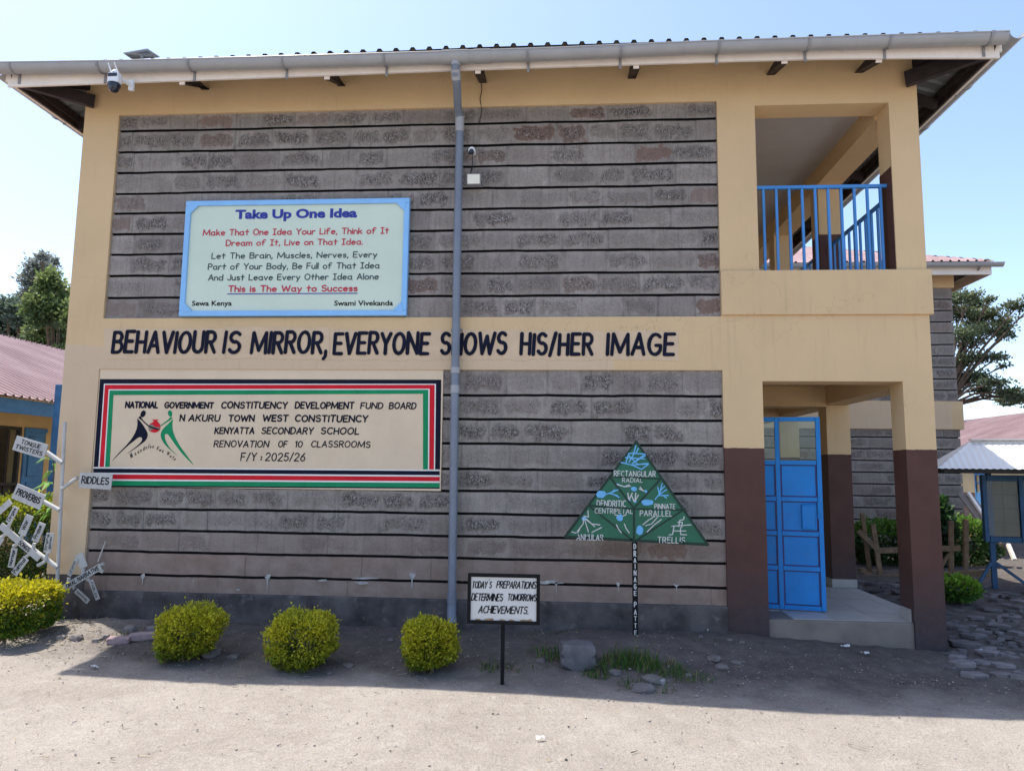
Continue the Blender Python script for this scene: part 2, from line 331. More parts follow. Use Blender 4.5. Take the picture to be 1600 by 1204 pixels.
CREAM = (0.635, 0.455, 0.255)
MT = dict(
    cream=plaster('cream_plaster', CREAM, (0.60, 0.46, 0.31)),
    mural_ground=M('mural_ground_paint', (0.68, 0.545, 0.385), 0.7, 0.05, 3, 0.3, 90),
    fresh=M('touched_up_paint', (0.605, 0.455, 0.30), 0.75, 0.06, 5, 0.3, 90),
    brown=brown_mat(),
    stone=stone_mat(),
    mortar=M('blackened_pointing', (0.006, 0.006, 0.008), 0.9, 0.3, 20, 0.4, 90),
    plinth=M('cement_plinth', (0.090, 0.082, 0.080), 0.9, 0.5, 4, 1.0, 40, 0.2, dirt=0.8, dcol=(0.20, 0.185, 0.175)),
    cement=M('grey_cement', (0.20, 0.175, 0.155), 0.9, 0.18, 4, 0.6, 60, 0.2, dirt=0.4, dcol=(0.13, 0.11, 0.10)),
    ceiling=M('ceiling_board', (0.50, 0.47, 0.46), 0.85, 0.05, 3, 0.1, 60),
    white_pvc=M('white_fascia_paint', (0.80, 0.73, 0.66), 0.5, 0.05, 5, 0.1, 40, 0.4, dirt=0.25, dcol=(0.4, 0.36, 0.31)),
    gutter=M('grey_gutter', (0.32, 0.325, 0.335), 0.35, 0.06, 6, 0.05, 40, 0.5),
    pipe=M('grey_blue_pipe', (0.165, 0.19, 0.235), 0.38, 0.10, 5, 0.08, 40, 0.5, dirt=0.2, dcol=(0.26, 0.25, 0.24)),
    steel=M('dull_bracket_steel', (0.25, 0.25, 0.26), 0.5, 0.15, 12, 0.1, 60, 0.4),
    timber=M('brown_painted_timber', (0.031, 0.023, 0.023), 0.65, 0.3, 9, 0.4, 50, 0.3),
    timber_end=M('cut_timber_end', (0.30, 0.16, 0.10), 0.8, 0.3, 20, 0.4, 60),
    raw_wood=M('weathered_wood', (0.20, 0.135, 0.085), 0.85, 0.3, 9, 0.5, 50, 0.2),
    roof=roof_mat('charcoal_roof_sheet', (0.055, 0.065, 0.07), (0.09, 0.10, 0.105), 0.5, 0.45),
    soffit=roof_mat('bare_sheet_underside', (0.18, 0.20, 0.21), (0.26, 0.28, 0.29), 0.5, 0.5),
    pink_roof=roof_mat('faded_red_roof_sheet', (0.30, 0.195, 0.19), (0.42, 0.30, 0.29), 0.25, 0.5),
    zinc=roof_mat('galvanised_sheet', (0.72, 0.71, 0.69), (0.84, 0.83, 0.81), 0.1, 0.6),
    blue=M('sky_blue_gloss', (0.050, 0.225, 0.55), 0.42, 0.12, 5, 0.08, 60, 0.45, dirt=0.15, dcol=(0.10, 0.16, 0.26)),
    door_blue=M('door_blue_gloss', (0.012, 0.215, 0.60), 0.42, 0.10, 3, 0.15, 40, 0.25, dirt=0.22, dcol=(0.08, 0.13, 0.22)),
    deep_blue=M('deep_blue_line', (0.012, 0.030, 0.16), 0.45, 0.1, 8, 0.05, 60, 0.4),
    old_blue=M('old_blue_paint', (0.045, 0.16, 0.33), 0.6, 0.2, 6, 0.25, 60, 0.35, dirt=0.4, dcol=(0.05, 0.07, 0.10)),
    shaded_blue=M('shaded_old_blue', (0.030, 0.085, 0.165), 0.6, 0.25, 6, 0.25, 60, 0.3, dirt=0.4, dcol=(0.03, 0.035, 0.045)),  # old blue darkened so the notice board looks shaded
    frame_blue=M('pale_blue_frame', (0.24, 0.50, 0.83), 0.4, 0.05, 5, 0.08, 50, 0.45),
    board=M('pale_mint_board', (0.59, 0.68, 0.56), 0.45, 0.04, 2.5, 0.03, 50, 0.4),
    navy=M('navy_paint', (0.008, 0.010, 0.024), 0.8, 0.25, 9, 0.15, 80, 0.15),
    black=M('black_paint', (0.010, 0.010, 0.011), 0.8, 0.25, 12, 0.15, 80, 0.15),
    ink_blue=M('print_blue', (0.030, 0.045, 0.30), 0.5, 0.08, 8, 0, spec=0.3),
    ink_red=M('print_red', (0.50, 0.035, 0.070), 0.5, 0.1, 8, 0, spec=0.3),
    ink_grey=M('print_charcoal', (0.035, 0.065, 0.070), 0.5, 0.1, 8, 0, spec=0.3),
    red=M('flag_red', (0.60, 0.012, 0.024), 0.5, 0.1, 6, 0.1, 80, 0.15),
    green=M('flag_green', (0.006, 0.24, 0.095), 0.5, 0.1, 6, 0.1, 80, 0.15),
    white=M('white_paint', (0.78, 0.76, 0.72), 0.55, 0.05, 8, 0.1, 80, 0.35),
    sign_white=M('sign_white_sheet', (0.55, 0.55, 0.535), 0.5, 0.06, 5, 0.08, 60, 0.35, dirt=0.25, dcol=(0.36, 0.32, 0.27)),
    board_green=M('board_green', (0.012, 0.115, 0.060), 0.45, 0.15, 5, 0.08, 60, 0.4),
    dark_green=M('dark_green_line', (0.004, 0.030, 0.018), 0.5, 0.2, 9, 0.05, 60, 0.35),
    map_blue=M('map_blue_paint', (0.14, 0.42, 0.72), 0.5, 0.15, 20, 0.1, 60, 0.35),
    clay=M('pot_grey_brown', (0.22, 0.19, 0.15), 0.6, 0.1, 8, 0.1, 60),
    cam_white=M('white_plastic', (0.76, 0.77, 0.78), 0.35, 0.03, 6, 0, spec=0.5),
    cam_dark=M('dark_dome', (0.012, 0.016, 0.030), 0.15, 0.1, 6, 0, spec=0.6),
    lamp_glass=M('lamp_glass', (0.72, 0.70, 0.60), 0.25, 0.04, 8, 0, spec=0.5),
    glass=glass_mat(), ground=ground_mat(), leaf=leaf_mat('leaf_green'),
    bark=M('bark', (0.12, 0.09, 0.065), 0.9, 0.3, 10, 0.6, 40, 0.15),
    grass=leaf_mat('grass_blade', 0.2),
    rock=M('grey_rock', (0.135, 0.13, 0.132), 0.9, 0.25, 9, 0.9, 45, 0.2, tint=True, dirt=0.3, dcol=(0.22, 0.21, 0.2)),
    tile=M('floor_tile', (0.36, 0.345, 0.325), 0.4, 0.08, 5, 0.05, 60, 0.4, dirt=0.3, dcol=(0.20, 0.18, 0.16)),
    grout=M('tile_grout', (0.16, 0.15, 0.14), 0.9, 0.1, 9, 0.1, 60),
    dark_room=M('dark_interior', (0.045, 0.04, 0.035), 0.9, 0.2, 4, 0.1, 60),
    paper=M('pinned_paper', (0.125, 0.12, 0.10), 0.85, 0.12, 5, 0.1, 60, 0.15),
    shade_cream=M('shaded_cream_wall', (0.50, 0.36, 0.17), 0.8, 0.08, 3, 0.2, 70),  # cream wall with the shade mixed into its colour
    sun_cream=M('sunlit_cream_wall', (0.56, 0.43, 0.25), 0.8, 0.08, 3, 0.2, 70),  # the same cream, lightened as if sunlit
    drip=M('dull_whitewash', (0.42, 0.40, 0.38), 0.85, 0.25, 25, 0.3, 60, 0.2), post_white=M('weathered_white_paint', (0.46, 0.455, 0.44), 0.7, 0.12, 6, 0.2, 60, 0.25, dirt=0.5, dcol=(0.24, 0.21, 0.18)),
    scrap=M('litter_plastic', (0.46, 0.52, 0.72), 0.5, 0.1, 12, 0.3, 60), scrap_white=M('litter_paper', (0.66, 0.66, 0.65), 0.8, 0.1, 12, 0.3, 60),
)

# ------------------------------------------------------------------ brush lettering: single-stroke alphabet
def E(cx, cy, rx, ry, a0, a1, n=None):
    n = n or max(4, int(abs(a1 - a0) / 20)); return [(cx + rx * math.cos(R(a0 + (a1 - a0) * i / n)), cy + ry * math.sin(R(a0 + (a1 - a0) * i / n))) for i in range(n + 1)]
GL = {
 'A': [[(0, 0), (.33, 1), (.66, 0)], [(.11, .33), (.55, .33)]],
 'B': [[(0, 0), (0, 1)], [(0, 1), (.28, 1)] + E(.28, .77, .24, .23, 90, -90) + [(0, .54)], [(.05, .54), (.30, .54)] + E(.30, .27, .28, .27, 90, -90) + [(0, 0)]],
 'C': [E(.36, .5, .36, .5, 48, 312)], 'D': [[(0, 0), (0, 1), (.22, 1)] + E(.22, .5, .40, .5, 90, -90) + [(0, 0)]],
 'E': [[(.5, 1), (0, 1), (0, 0), (.5, 0)], [(0, .52), (.42, .52)]], 'F': [[(.5, 1), (0, 1), (0, 0)], [(0, .52), (.4, .52)]],
 'G': [E(.36, .5, .36, .5, 48, 325) + [(.66, .45), (.40, .45)]], 'H': [[(0, 0), (0, 1)], [(.56, 0), (.56, 1)], [(0, .5), (.56, .5)]],
 'I': [[(0, 0), (0, 1)]], 'J': [[(.42, 1), (.42, .25)] + E(.21, .25, .21, .25, 0, -170)],
 'K': [[(0, 0), (0, 1)], [(.54, 1), (0, .42)], [(.17, .6), (.58, 0)]], 'L': [[(0, 1), (0, 0), (.46, 0)]],
 'M': [[(0, 0), (.05, 1), (.46, .12), (.87, 1), (.92, 0)]], 'N': [[(0, 0), (0, 1), (.64, 0), (.64, 1)]],
 'O': [E(.35, .5, .35, .5, 90, 450)], 'P': [[(0, 0), (0, 1)], [(0, 1), (.28, 1)] + E(.28, .74, .25, .26, 90, -90) + [(0, .48)]],
 'Q': [E(.35, .5, .35, .5, 90, 450), [(.42, .25), (.7, -.05)]],
 'R': [[(0, 0), (0, 1)], [(0, 1), (.28, 1)] + E(.28, .75, .25, .25, 90, -90) + [(0, .5)], [(.24, .5), (.56, 0)]],
 'S': [E(.28, .76, .25, .24, 35, 270, 10) + E(.28, .27, .27, .27, 80, -150, 10)],
 'T': [[(0, 1), (.6, 1)], [(.3, 1), (.3, 0)]], 'U': [[(0, 1), (0, .28)] + E(.29, .28, .29, .28, 180, 360) + [(.58, 1)]],
 'V': [[(0, 1), (.31, 0), (.62, 1)]], 'W': [[(0, 1), (.24, 0), (.5, .85), (.76, 0), (1.0, 1)]], 'X': [[(0, 0), (.56, 1)], [(0, 1), (.56, 0)]],
 'Y': [[(0, 1), (.3, .48), (.6, 1)], [(.3, .48), (.3, 0)]], 'Z': [[(0, 1), (.54, 1), (0, 0), (.56, 0)]],
 '0': [E(.29, .5, .29, .5, 90, 450)], '1': [[(.0, .8), (.16, 1), (.16, 0)]], '2': [E(.27, .72, .26, .28, 165, -25, 10) + [(0, 0), (.56, 0)]],
 '5': [[(.5, 1), (.08, 1), (.04, .55)] + E(.25, .32, .27, .31, 120, -150, 10)], '6': [[(.44, .98), (.14, .62)] + E(.27, .29, .26, .29, 160, -200, 14)],
 '/': [[(0, -.06), (.34, 1.06)]], ',': [[(.07, .06), (.0, -.16)]], '.': [[(0, 0.01), (.03, 0.01)]], ':': [[(0, .12), (.02, .12)], [(0, .58), (.02, .58)]], "'": [[(.04, 1.02), (0, .82)]],
 'a': [E(.25, .3, .25, .3, 40, 320), [(.48, .6), (.48, .08), (.56, 0)]], 'b': [[(0, 1), (0, 0)], E(.25, .3, .25, .3, 170, -170)], 'c': [E(.26, .3, .26, .3, 50, 310)],
 'd': [E(.25, .3, .25, .3, 20, 340), [(.5, 1), (.5, 0)]], 'e': [[(.03, .32), (.49, .34)] + E(.26, .3, .25, .3, 15, 310)], 'f': [E(.33, .8, .2, .2, 40, 180) + [(.13, 0)], [(0, .58), (.36, .58)]],
 'g': [E(.25, .3, .25, .3, 40, 320), [(.49, .6), (.49, -.1)] + E(.25, -.1, .24, .2, 0, -150)], 'h': [[(0, 1), (0, 0)], [(0, .35)] + E(.22, .35, .22, .25, 170, 0) + [(.44, 0)]],
 'i': [[(0, .6), (0, 0)], [(0, .84), (.01, .86)]], 'k': [[(0, 1), (0, 0)], [(.4, .58), (0, .24)], [(.14, .36), (.44, 0)]], 'l': [[(0, 1), (0, 0)]],
 'm': [[(0, .6), (0, 0)], [(0, .35)] + E(.18, .38, .18, .22, 170, 0) + [(.36, 0)], [(.36, .36)] + E(.54, .38, .18, .22, 170, 0) + [(.72, 0)]], 'n': [[(0, .6), (0, 0)], [(0, .35)] + E(.21, .36, .21, .24, 170, 0) + [(.42, 0)]],
 'o': [E(.26, .3, .26, .3, 90, 450)], 'p': [[(0, .6), (0, -.32)], E(.25, .3, .25, .3, 170, -170)], 'r': [[(0, .6), (0, 0)], [(0, .34)] + E(.22, .36, .22, .24, 170, 50)],
 's': [E(.2, .46, .18, .14, 30, 260, 7) + E(.2, .16, .19, .16, 80, -150, 7)], 't': [[(.2, .92), (.2, 0)], [(0, .6), (.42, .6)]], 'u': [[(0, .6), (0, .22)] + E(.21, .22, .21, .22, 180, 360) + [(.42, .6)], [(.42, .3), (.46, 0)]],
 'v': [[(0, .6), (.22, 0), (.44, .6)]], 'w': [[(0, .6), (.16, 0), (.32, .5), (.48, 0), (.64, .6)]], 'y': [[(0, .6), (.23, .02)], [(.46, .6), (.1, -.32)]],
 '\u0131': [[(0, 1), (.4, 1)], [(.2, 1), (.2, 0)], [(0, 0), (.4, 0)]],
}
GL['\u0164'] = GL['T']

class Brush:
    """flat painted strokes laid on a plane"""
    def __init__(s, mb, m=0, lift=0.0): s.mb = mb; s.m = m; s.k = 0; s.lift = lift
    def stroke(s, pts, w, o, ex, ey, wob=0.0, cap=True):
        n = ex.cross(ey).normalized(); P = [Vector(p) for p in pts]
        Q = [P[0]]
        for p in P[1:]:
            if (p - Q[-1]).length > 1e-6: Q.append(p)
        P = Q; N = len(P)
        if N < 2: return
        runs = []; cur = [P[0]]
        for i in range(1, N):
            cur.append(P[i])
            if i < N - 1 and (P[i] - P[i - 1]).normalized().dot((P[i + 1] - P[i]).normalized()) < 0.6: runs.append(cur); cur = [P[i]]
        runs.append(cur)
        def put(q, h): return o + ex * q.x + ey * q.y + n * h
        for r in runs:
            s.k = (s.k + 1) % 24; h = s.lift + s.k * 0.00006
            nrm = []
            for i in range(len(r)):
                d = (r[min(i + 1, len(r) - 1)] - r[max(i - 1, 0)]); d = d.normalized() if d.length > 1e-9 else Vector((1, 0))
                nrm.append(Vector((-d.y, d.x)))
            ws = [w * (1 + random.uniform(-wob, wob)) / 2 for _ in r]
            for i in range(len(r) - 1):
                a, b = r[i], r[i + 1]
                s.mb.face([put(a - nrm[i] * ws[i], h), put(b - nrm[i + 1] * ws[i + 1], h), put(b + nrm[i + 1] * ws[i + 1], h), put(a + nrm[i] * ws[i], h)], s.m)
            if cap:
                for e, wv in ((r[0], ws[0]), (r[-1], ws[-1])):
                    s.k = (s.k + 1) % 24; h2 = s.lift + s.k * 0.00006
                    s.mb.face([put(e + Vector((math.cos(a), math.sin(a))) * wv, h2) for a in [2 * math.pi * j / 10 for j in range(10)]], s.m)
    def word(s, text, o, ex, ey, width, height, wt=0.14, slant=0.0, gap=0.2, jit=0.0, wob=0.0, comic=False, space=0.45):
        """text squeezed into width x height (cap height), wt = stroke weight in cap heights"""
        o = Vector(o); ex = Vector(ex).normalized(); ey = Vector(ey).normalized(); adv = []; x = 0
        if comic: text = text.replace('I', '\u0131')
        for ch in text:
            if ch == ' ': adv.append(x); x += space; continue
            g = GL[ch]; wd = max(p[0] for st in g for p in st); adv.append(x); x += wd + gap
        x -= gap; w = wt * height; sx = (width - w) / max(x + slant, 0.02) if x > 0.1 else height; sy = height - w
        for ch, a in zip(text, adv):
            if ch == ' ': continue
            dy = random.uniform(-jit, jit); rot = random.uniform(-jit, jit) * 1.2
            for st in GL[ch]:
                s.stroke([((a + p[0] + slant * p[1] + rot * (p[1] - .5)) * sx + w / 2, (p[1] * (1 + dy) + dy) * sy + w / 2) for p in st], w, o, ex, ey, wob)
    def px(s, text, u0, u1, vt, vb, y, **kw):
        """upright text on the plane y, filling the photo box u0..u1 x vt..vb"""
        um = (u0 + u1) / 2; a = at(u0, vb, y); b = at(u1, vb, y); z0 = at(um, vb, y).z; z1 = at(um, vt, y).z
        s.word(text, (a.x, y, z0), (1, 0, 0), (0, 0, 1), b.x - a.x, z1 - z0, **kw)

def font_mesh(mb, text, o, ex, ey, width, height, bold=0.0, m=0, lift=0.0):
    """printed sans lettering from the built-in typeface"""
    cu = bpy.data.curves.new('type', 'FONT'); cu.body = text; cu.offset = bold; cu.resolution_u = 3; cu.fill_mode = 'FRONT'
    ob = bpy.data.objects.new('type', cu); sc.collection.objects.link(ob)
    dg = bpy.context.evaluated_depsgraph_get(); me = bpy.data.meshes.new_from_object(ob.evaluated_get(dg), depsgraph=dg)
    vs = [v.co.copy() for v in me.vertices]; x0 = min(v.x for v in vs); x1 = max(v.x for v in vs); cap = 0.73
    o = Vector(o); ex = Vector(ex); ey = Vector(ey); n = ex.cross(ey).normalized()
    for p in me.polygons:
        mb.face([o + ex * ((vs[i].x - x0) / (x1 - x0) * width) + ey * (vs[i].y / cap * height) + n * lift for i in p.vertices], m)
    bpy.data.objects.remove(ob); bpy.data.curves.remove(cu); bpy.data.meshes.remove(me)

# ------------------------------------------------------------------ ground
def sstep(a, b, x):
    t = np.clip((x - a) / (b - a), 0, 1); return t * t * (3 - 2 * t)
def gh(x, y):
    x = np.asarray(x, float); y = np.asarray(y, float)
    base = np.interp(x, [-9, -4.7, -3, -1.1, 1.6, 2.6, 3.6, 5], [0.09, 0.10, 0.12, 0.145, 0.14, 0.08, 0.04, 0.02])
    S = sstep(-1.35, -0.2, y); h = base * S + (1 - S) * (-0.0143) * (np.clip(x, -6, 6) + 0.65)
    h = h + 0.19 * sstep(3.3, 4.4, x) * sstep(-1.2, 3.0, y) * (1 - sstep(9, 12, y))
    h = h + 0.08 * np.exp(-(((x - 0.6) / 0.55) ** 2 + ((y + 0.55) / 0.35) ** 2))
    h = h + 0.07 * np.exp(-(((x + 4.55) / 0.5) ** 2 + ((y + 0.35) / 0.35) ** 2))
    h = h + 0.02 * np.sin(x * 1.3 + 0.4 * y) * np.sin(y * 1.1 + .7) * (np.abs(x) < 30)
    return h
def gz(x, y): return float(gh(x, y))
def axis(lo, hi, st, far, k):
    c = list(np.arange(lo, hi, st)); a = []; d = st
    x = hi
    while x < far: a.append(x); d *= k; x += d
    b = []; d = st; x = lo
    while x > -far: d *= k; x -= d; b.append(x)
    return np.array(b[::-1] + c + a)
gx = axis(-7.5, 7.5, 0.07, 1500, 1.22); gy = axis(-6.0, 5.0, 0.07, 1500, 1.22)
GX, GY = np.meshgrid(gx, gy); GZ = gh(GX, GY)
fine = (np.abs(GX) < 9) & (GY > -7) & (GY < 7)
rough = np.zeros_like(GZ)
for i, j in zip(*np.where(fine)):
    p = (GX[i, j], GY[i, j], 0)
    amp = 0.35 + 0.65 * float(sstep(-1.5, -0.9, GY[i, j]))
    rough[i, j] = amp * (0.020 * mn.noise((p[0] * 2.2, p[1] * 2.2, 0)) + 0.014 * mn.noise((p[0] * 7, p[1] * 7, 3)) + 0.007 * mn.noise((p[0] * 19, p[1] * 19, 5)))
GZ = GZ + rough
nx, ny = len(gx), len(gy); idx = np.arange(nx * ny).reshape(ny, nx)
gf = np.stack([idx[:-1, :-1], idx[:-1, 1:], idx[1:, 1:], idx[1:, :-1]], -1).reshape(-1, 4)
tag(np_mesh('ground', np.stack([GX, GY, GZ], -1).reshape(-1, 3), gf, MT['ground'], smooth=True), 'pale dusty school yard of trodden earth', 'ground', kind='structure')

# ------------------------------------------------------------------ stone walling
def blocks(mb, x0, x1, joints, yf, yb, length=0.40, brown_below=None, gap=0.013, red=0.22, brown_top=None):
    """coursed stone between horizontal joints (list of z, top to bottom)"""
    for ci in range(len(joints) - 1):
        zt, zb = joints[ci], joints[ci + 1]; top_gap = gap if ci else 0.0; bot_gap = gap if ci < len(joints) - 2 else 0.0
        x = x0; first = True; off = random.uniform(0.1, 0.42); nsub = 4
        tops = {}
        wob = lambda xx, k: 0.006 * mn.noise((xx * 2.1, k * 3.7, 1.3)) + 0.0035 * mn.noise((xx * 9, k * 5.1, 7))
        while x < x1 - 1e-4:
            xn = min(x + (off if first else length * random.uniform(0.72, 1.28)), x1); first = False
            if x1 - xn < 0.12: xn = x1
            y = yf + random.uniform(-0.004, 0.004)
            br = 0.0
            zc = (zt + zb) / 2
            if brown_below is not None: br = max(0.0, min(1.0, (brown_below - zc) / 0.45)) * random.uniform(0.8, 1.0)
            t = (br, random.uniform(.3, .85) if random.random() < red else random.uniform(0, 0.12), random.choice([0.25, 0.4, 0.6, 0.8, 0.9, 1.0]) * (1 - br))
            xs = [x + (xn - x) * i / nsub for i in range(nsub + 1)]
            T = [(q, y, zt - top_gap + wob(q, ci) * (top_gap > 0)) for q in xs]; B = [(q, y, zb + bot_gap + wob(q, ci + 1) * (bot_gap > 0)) for q in xs]
            bk = random.randint(1, 900)
            for i in range(nsub):
                u0, u1 = bk + 0.002 + 0.996 * i / nsub, bk + 0.002 + 0.996 * (i + 1) / nsub
                mb.face([B[i], B[i + 1], T[i + 1], T[i]], 0, t, [(u0, 0), (u1, 0), (u1, 1), (u0, 1)])
                mb.face([T[i], T[i + 1], (xs[i + 1], yb, T[i + 1][2]), (xs[i], yb, T[i][2])], 1 if top_gap else 0, t, [(u0, .99)] * 4)
                mb.face([B[i + 1], B[i], (xs[i], yb, B[i][2]), (xs[i + 1], yb, B[i + 1][2])], 1 if bot_gap else 0, t, [(u0, .01)] * 4)
            mb.face([B[0], T[0], (x, yb, T[0][2]), (x, yb, B[0][2])], 0, t, [(0, 0)] * 4)
            mb.face([T[-1], B[-1], (xn, yb, B[-1][2]), (xn, yb, T[-1][2])], 0, t, [(1, 0)] * 4)
            x = xn

def grid_wall(mb, xs, zs, cell, y0, y1):
    """wall slab of cells; cell(i,j) -> material index or None; only outer faces are made"""
    nx_, nz_ = len(xs) - 1, len(zs) - 1
    g = lambda i, j: cell(i, j) if 0 <= i < nx_ and 0 <= j < nz_ else None
    for i in range(nx_):
        for j in range(nz_):
            m = g(i, j)
            if m is None: continue
            a, b, c, d = xs[i], xs[i + 1], zs[j], zs[j + 1]
            mb.face([(a, y0, c), (b, y0, c), (b, y0, d), (a, y0, d)], m); mb.face([(b, y1, c), (a, y1, c), (a, y1, d), (b, y1, d)], m)
            if g(i - 1, j) is None: mb.face([(a, y1, c), (a, y0, c), (a, y0, d), (a, y1, d)], m)
            if g(i + 1, j) is None: mb.face([(b, y0, c), (b, y1, c), (b, y1, d), (b, y0, d)], m)
            if g(i, j - 1) is None: mb.face([(a, y1, c), (b, y1, c), (b, y0, c), (a, y0, c)], m)
            if g(i, j + 1) is None: mb.face([(a, y0, d), (b, y0, d), (b, y1, d), (a, y1, d)], m)

# ------------------------------------------------------------------ sheet roofs
PROF = [(0.0, 0.0), (0.052, 0.0), (0.066, 0.030), (0.098, 0.030), (0.112, 0.0)]     # box-profile rib, 0.167 pitch
def sheet_slope(mb, o, ex, din, width, depth, slope, hipL=True, hipR=True, sag=None, pitch=0.167, m=0, prof=PROF, k=1.0):
    """one roof slope: eave starts at o along ex, climbs along din (unit plan vector); hips at 45 degrees in plan"""
    o, ex, din = Vector(o), Vector(ex), Vector(din); S = []
    n = int(width / pitch) + 1
    for i in range(n):
        for ds, h in prof:
            q = i * pitch + ds * pitch / 0.167
            if q < width: S.append((q, h * k))
    S.append((width, 0.0))
    extra = [x for x in (depth, width - depth) if 0 < x < width]
    def dep(s):
        d = depth
        if hipL: d = min(d, s)
        if hipR: d = min(d, width - s)
        return max(d, 0.0)
    tn = math.tan(slope)
    def pt(s, h, d):
        p = o + ex * s + din * d + Vector((0, 0, d * tn + h))
        if sag: p.z += sag(p.x, p.y)
        return p
    for (s0, h0), (s1, h1) in zip(S[:-1], S[1:]):
        d0, d1 = dep(s0), dep(s1)
        P = [pt(s0, h0, 0), pt(s1, h1, 0)]
        if d1 > 1e-4: P.append(pt(s1, h1, d1))
        if d0 > 1e-4: P.append(pt(s0, h0, d0))
        if len(P) >= 3: mb.face(P, m)

def half_gutter(mb, p, q, r, m=0, n=12, th=0.006):
    """half-round open gutter from p to q (axis at the rim centre)"""
    p, q = Vector(p), Vector(q); d = (q - p).normalized(); a = d.cross(Vector((0, 0, 1))).normalized(); up = Vector((0, 0, 1))
    def ring(c, rr): return [c + a * rr * math.cos(t) - up * rr * math.sin(t) for t in [math.pi * k / n for k in range(n + 1)]]
    A, B = ring(p, r), ring(q, r); C, D = ring(p, r - th), ring(q, r - th)
    for k in range(n):
        mb.face([A[k], B[k], B[k + 1], A[k + 1]], m); mb.face([C[k + 1], D[k + 1], D[k], C[k]], m)
        mb.face([A[k + 1], C[k + 1], C[k], A[k]], m); mb.face([B[k], D[k], D[k + 1], B[k + 1]], m)
    for k in (0, n):
        mb.face([A[k], C[k], D[k], B[k]], m)
    # rolled bead on the front lip
    mb.tube([A[0], B[0]], 0.008, 8, m); mb.tube([A[n], B[n]], 0.008, 8, m)

# ================================================================== main school building
X0, X1, X2, X3, X4, X5 = -5.225, -4.835, 1.562, 1.943, 3.268, 3.549
U1, U0, L1 = 5.436, 3.186, 2.648
OT, OB, PT, BR, PL, SLAB = 5.377, 3.651, 2.542, 1.885, 0.395, 0.285
DEP = 6.28; WT = 0.28; TOP = 5.872
B = thing('school_building', 'two storey cream and grey stone classroom block with painted slogan and corner veranda', 'building', (-0.8, 0, 0))

w = MB()
xs = [X0, X1, X2, X3, X4, X5]; zs = [-0.4, PL, 0.55, BR, PT, L1, U0, OB, OT, U1, TOP]
def cell(i, j):
    z = (zs[j] + zs[j + 1]) / 2
    if i == 0: return 0 if z > 0.55 else None
    if i == 1: return 0 if (L1 < z < U0 or z > U1) else None
    if i in (2, 4): return None if z < BR else 0
    if i == 3: return 0 if (PT < z < OB or z > OT) else None
grid_wall(w, xs, zs, cell, 0.0, WT)
# side, rear and corridor walls
w.box(X0, X0 + 0.25, WT, DEP - 0.25, 0.55, TOP - .01); w.box(X0, X2 + 0.2, DEP - 0.25, DEP, -0.4, TOP - .01)
w.box(X2, X2 + 0.2, WT + 0.05, 0.42, SLAB, TOP - .02); w.box(X2, X2 + 0.2, 0.42, 1.36, 2.36, TOP - .02); w.box(X2, X2 + 0.2, 1.36, DEP - 0.25, SLAB, TOP - .02)
w.build('wall', [MT['cream']], B)

p = MB(); p.box(X0 - 0.005, X1, 0.012, 0.3, -0.4, 0.55); p.box(X1, X2, -0.016, 0.3, -0.4, PL); p.box(X0, X0 + 0.25, 0.3, DEP - 0.25, -0.4, 0.55)
p.build('plinth', [MT['plinth']], B, bevel=0.012)

JU = [U1, 5.26, 5.02, 4.79, 4.555, 4.333, 4.105, 3.882, 3.646, 3.412, U0]
JL = [L1, 2.393, 2.152, 1.907, 1.656, 1.442, 1.216, 1.0, 0.786, 0.558, PL]
s = MB(); blocks(s, X1, X2, JU, 0.028, 0.10, red=0.09); s.build('stone_panel', [MT['stone'], MT['mortar']], B)
s = MB(); blocks(s, X1, X2, JL, 0.028, 0.10, brown_below=1.1, red=0.05); s.build('stone_panel', [MT['stone'], MT['mortar']], B)
s = MB(); s.box(X1, X2, 0.062, 0.27, PL, L1); s.box(X1, X2, 0.062, 0.27, U0, U1); s.build('pointing', [MT['mortar']], B)

for u, v, wu, hv in ((223, 905, 12, 13), (302, 910, 4, 10), (418, 908, 16, 20), (505, 906, 18, 3), (571, 903, 44, 3), (566, 910, 26, 4), (644, 908, 14, 22), (858, 909, 46, 5), (869, 918, 7, 20), (966, 917, 12, 16), (1057, 917, 13, 9), (372, 921, 6, 4)):
    a = MB(); c_ = at(u, v, .022); k = 7.2 / FPX; n_ = 28; pts = []
    for i in range(n_):
        t_ = 6.283 * i / n_; r_ = 1 + .9 * mn.noise((math.cos(t_) * 1.7 + u, math.sin(t_) * 1.7, v)); x_, z_ = math.cos(t_), math.sin(t_)
        if hv > 8: x_ *= .16 + .84 * max(0, min(1, (z_ * 2.2 - .6)))                    # drips narrow downwards
        pts.append((c_.x + x_ * r_ * wu * k * .42, .0185, c_.z + z_ * r_ * hv * k / 2))
    a.face([(p_[0], p_[1], p_[2]) for p_ in pts]); a.build('whitewash_drip', [MT['drip']], B)

# proud parapet below the upper opening
s = MB(); s.box(X2 + 0.0, X5 + 0.035, -0.028, 0.0 - 0.001, U0 + 0.01, OB - 0.006); s.box(X5 + 0.001, X5 + 0.035, 0.0, DEP, U0 + 0.01, OB - 0.006)
s.build('parapet', [MT['cream']], B, bevel=0.008)

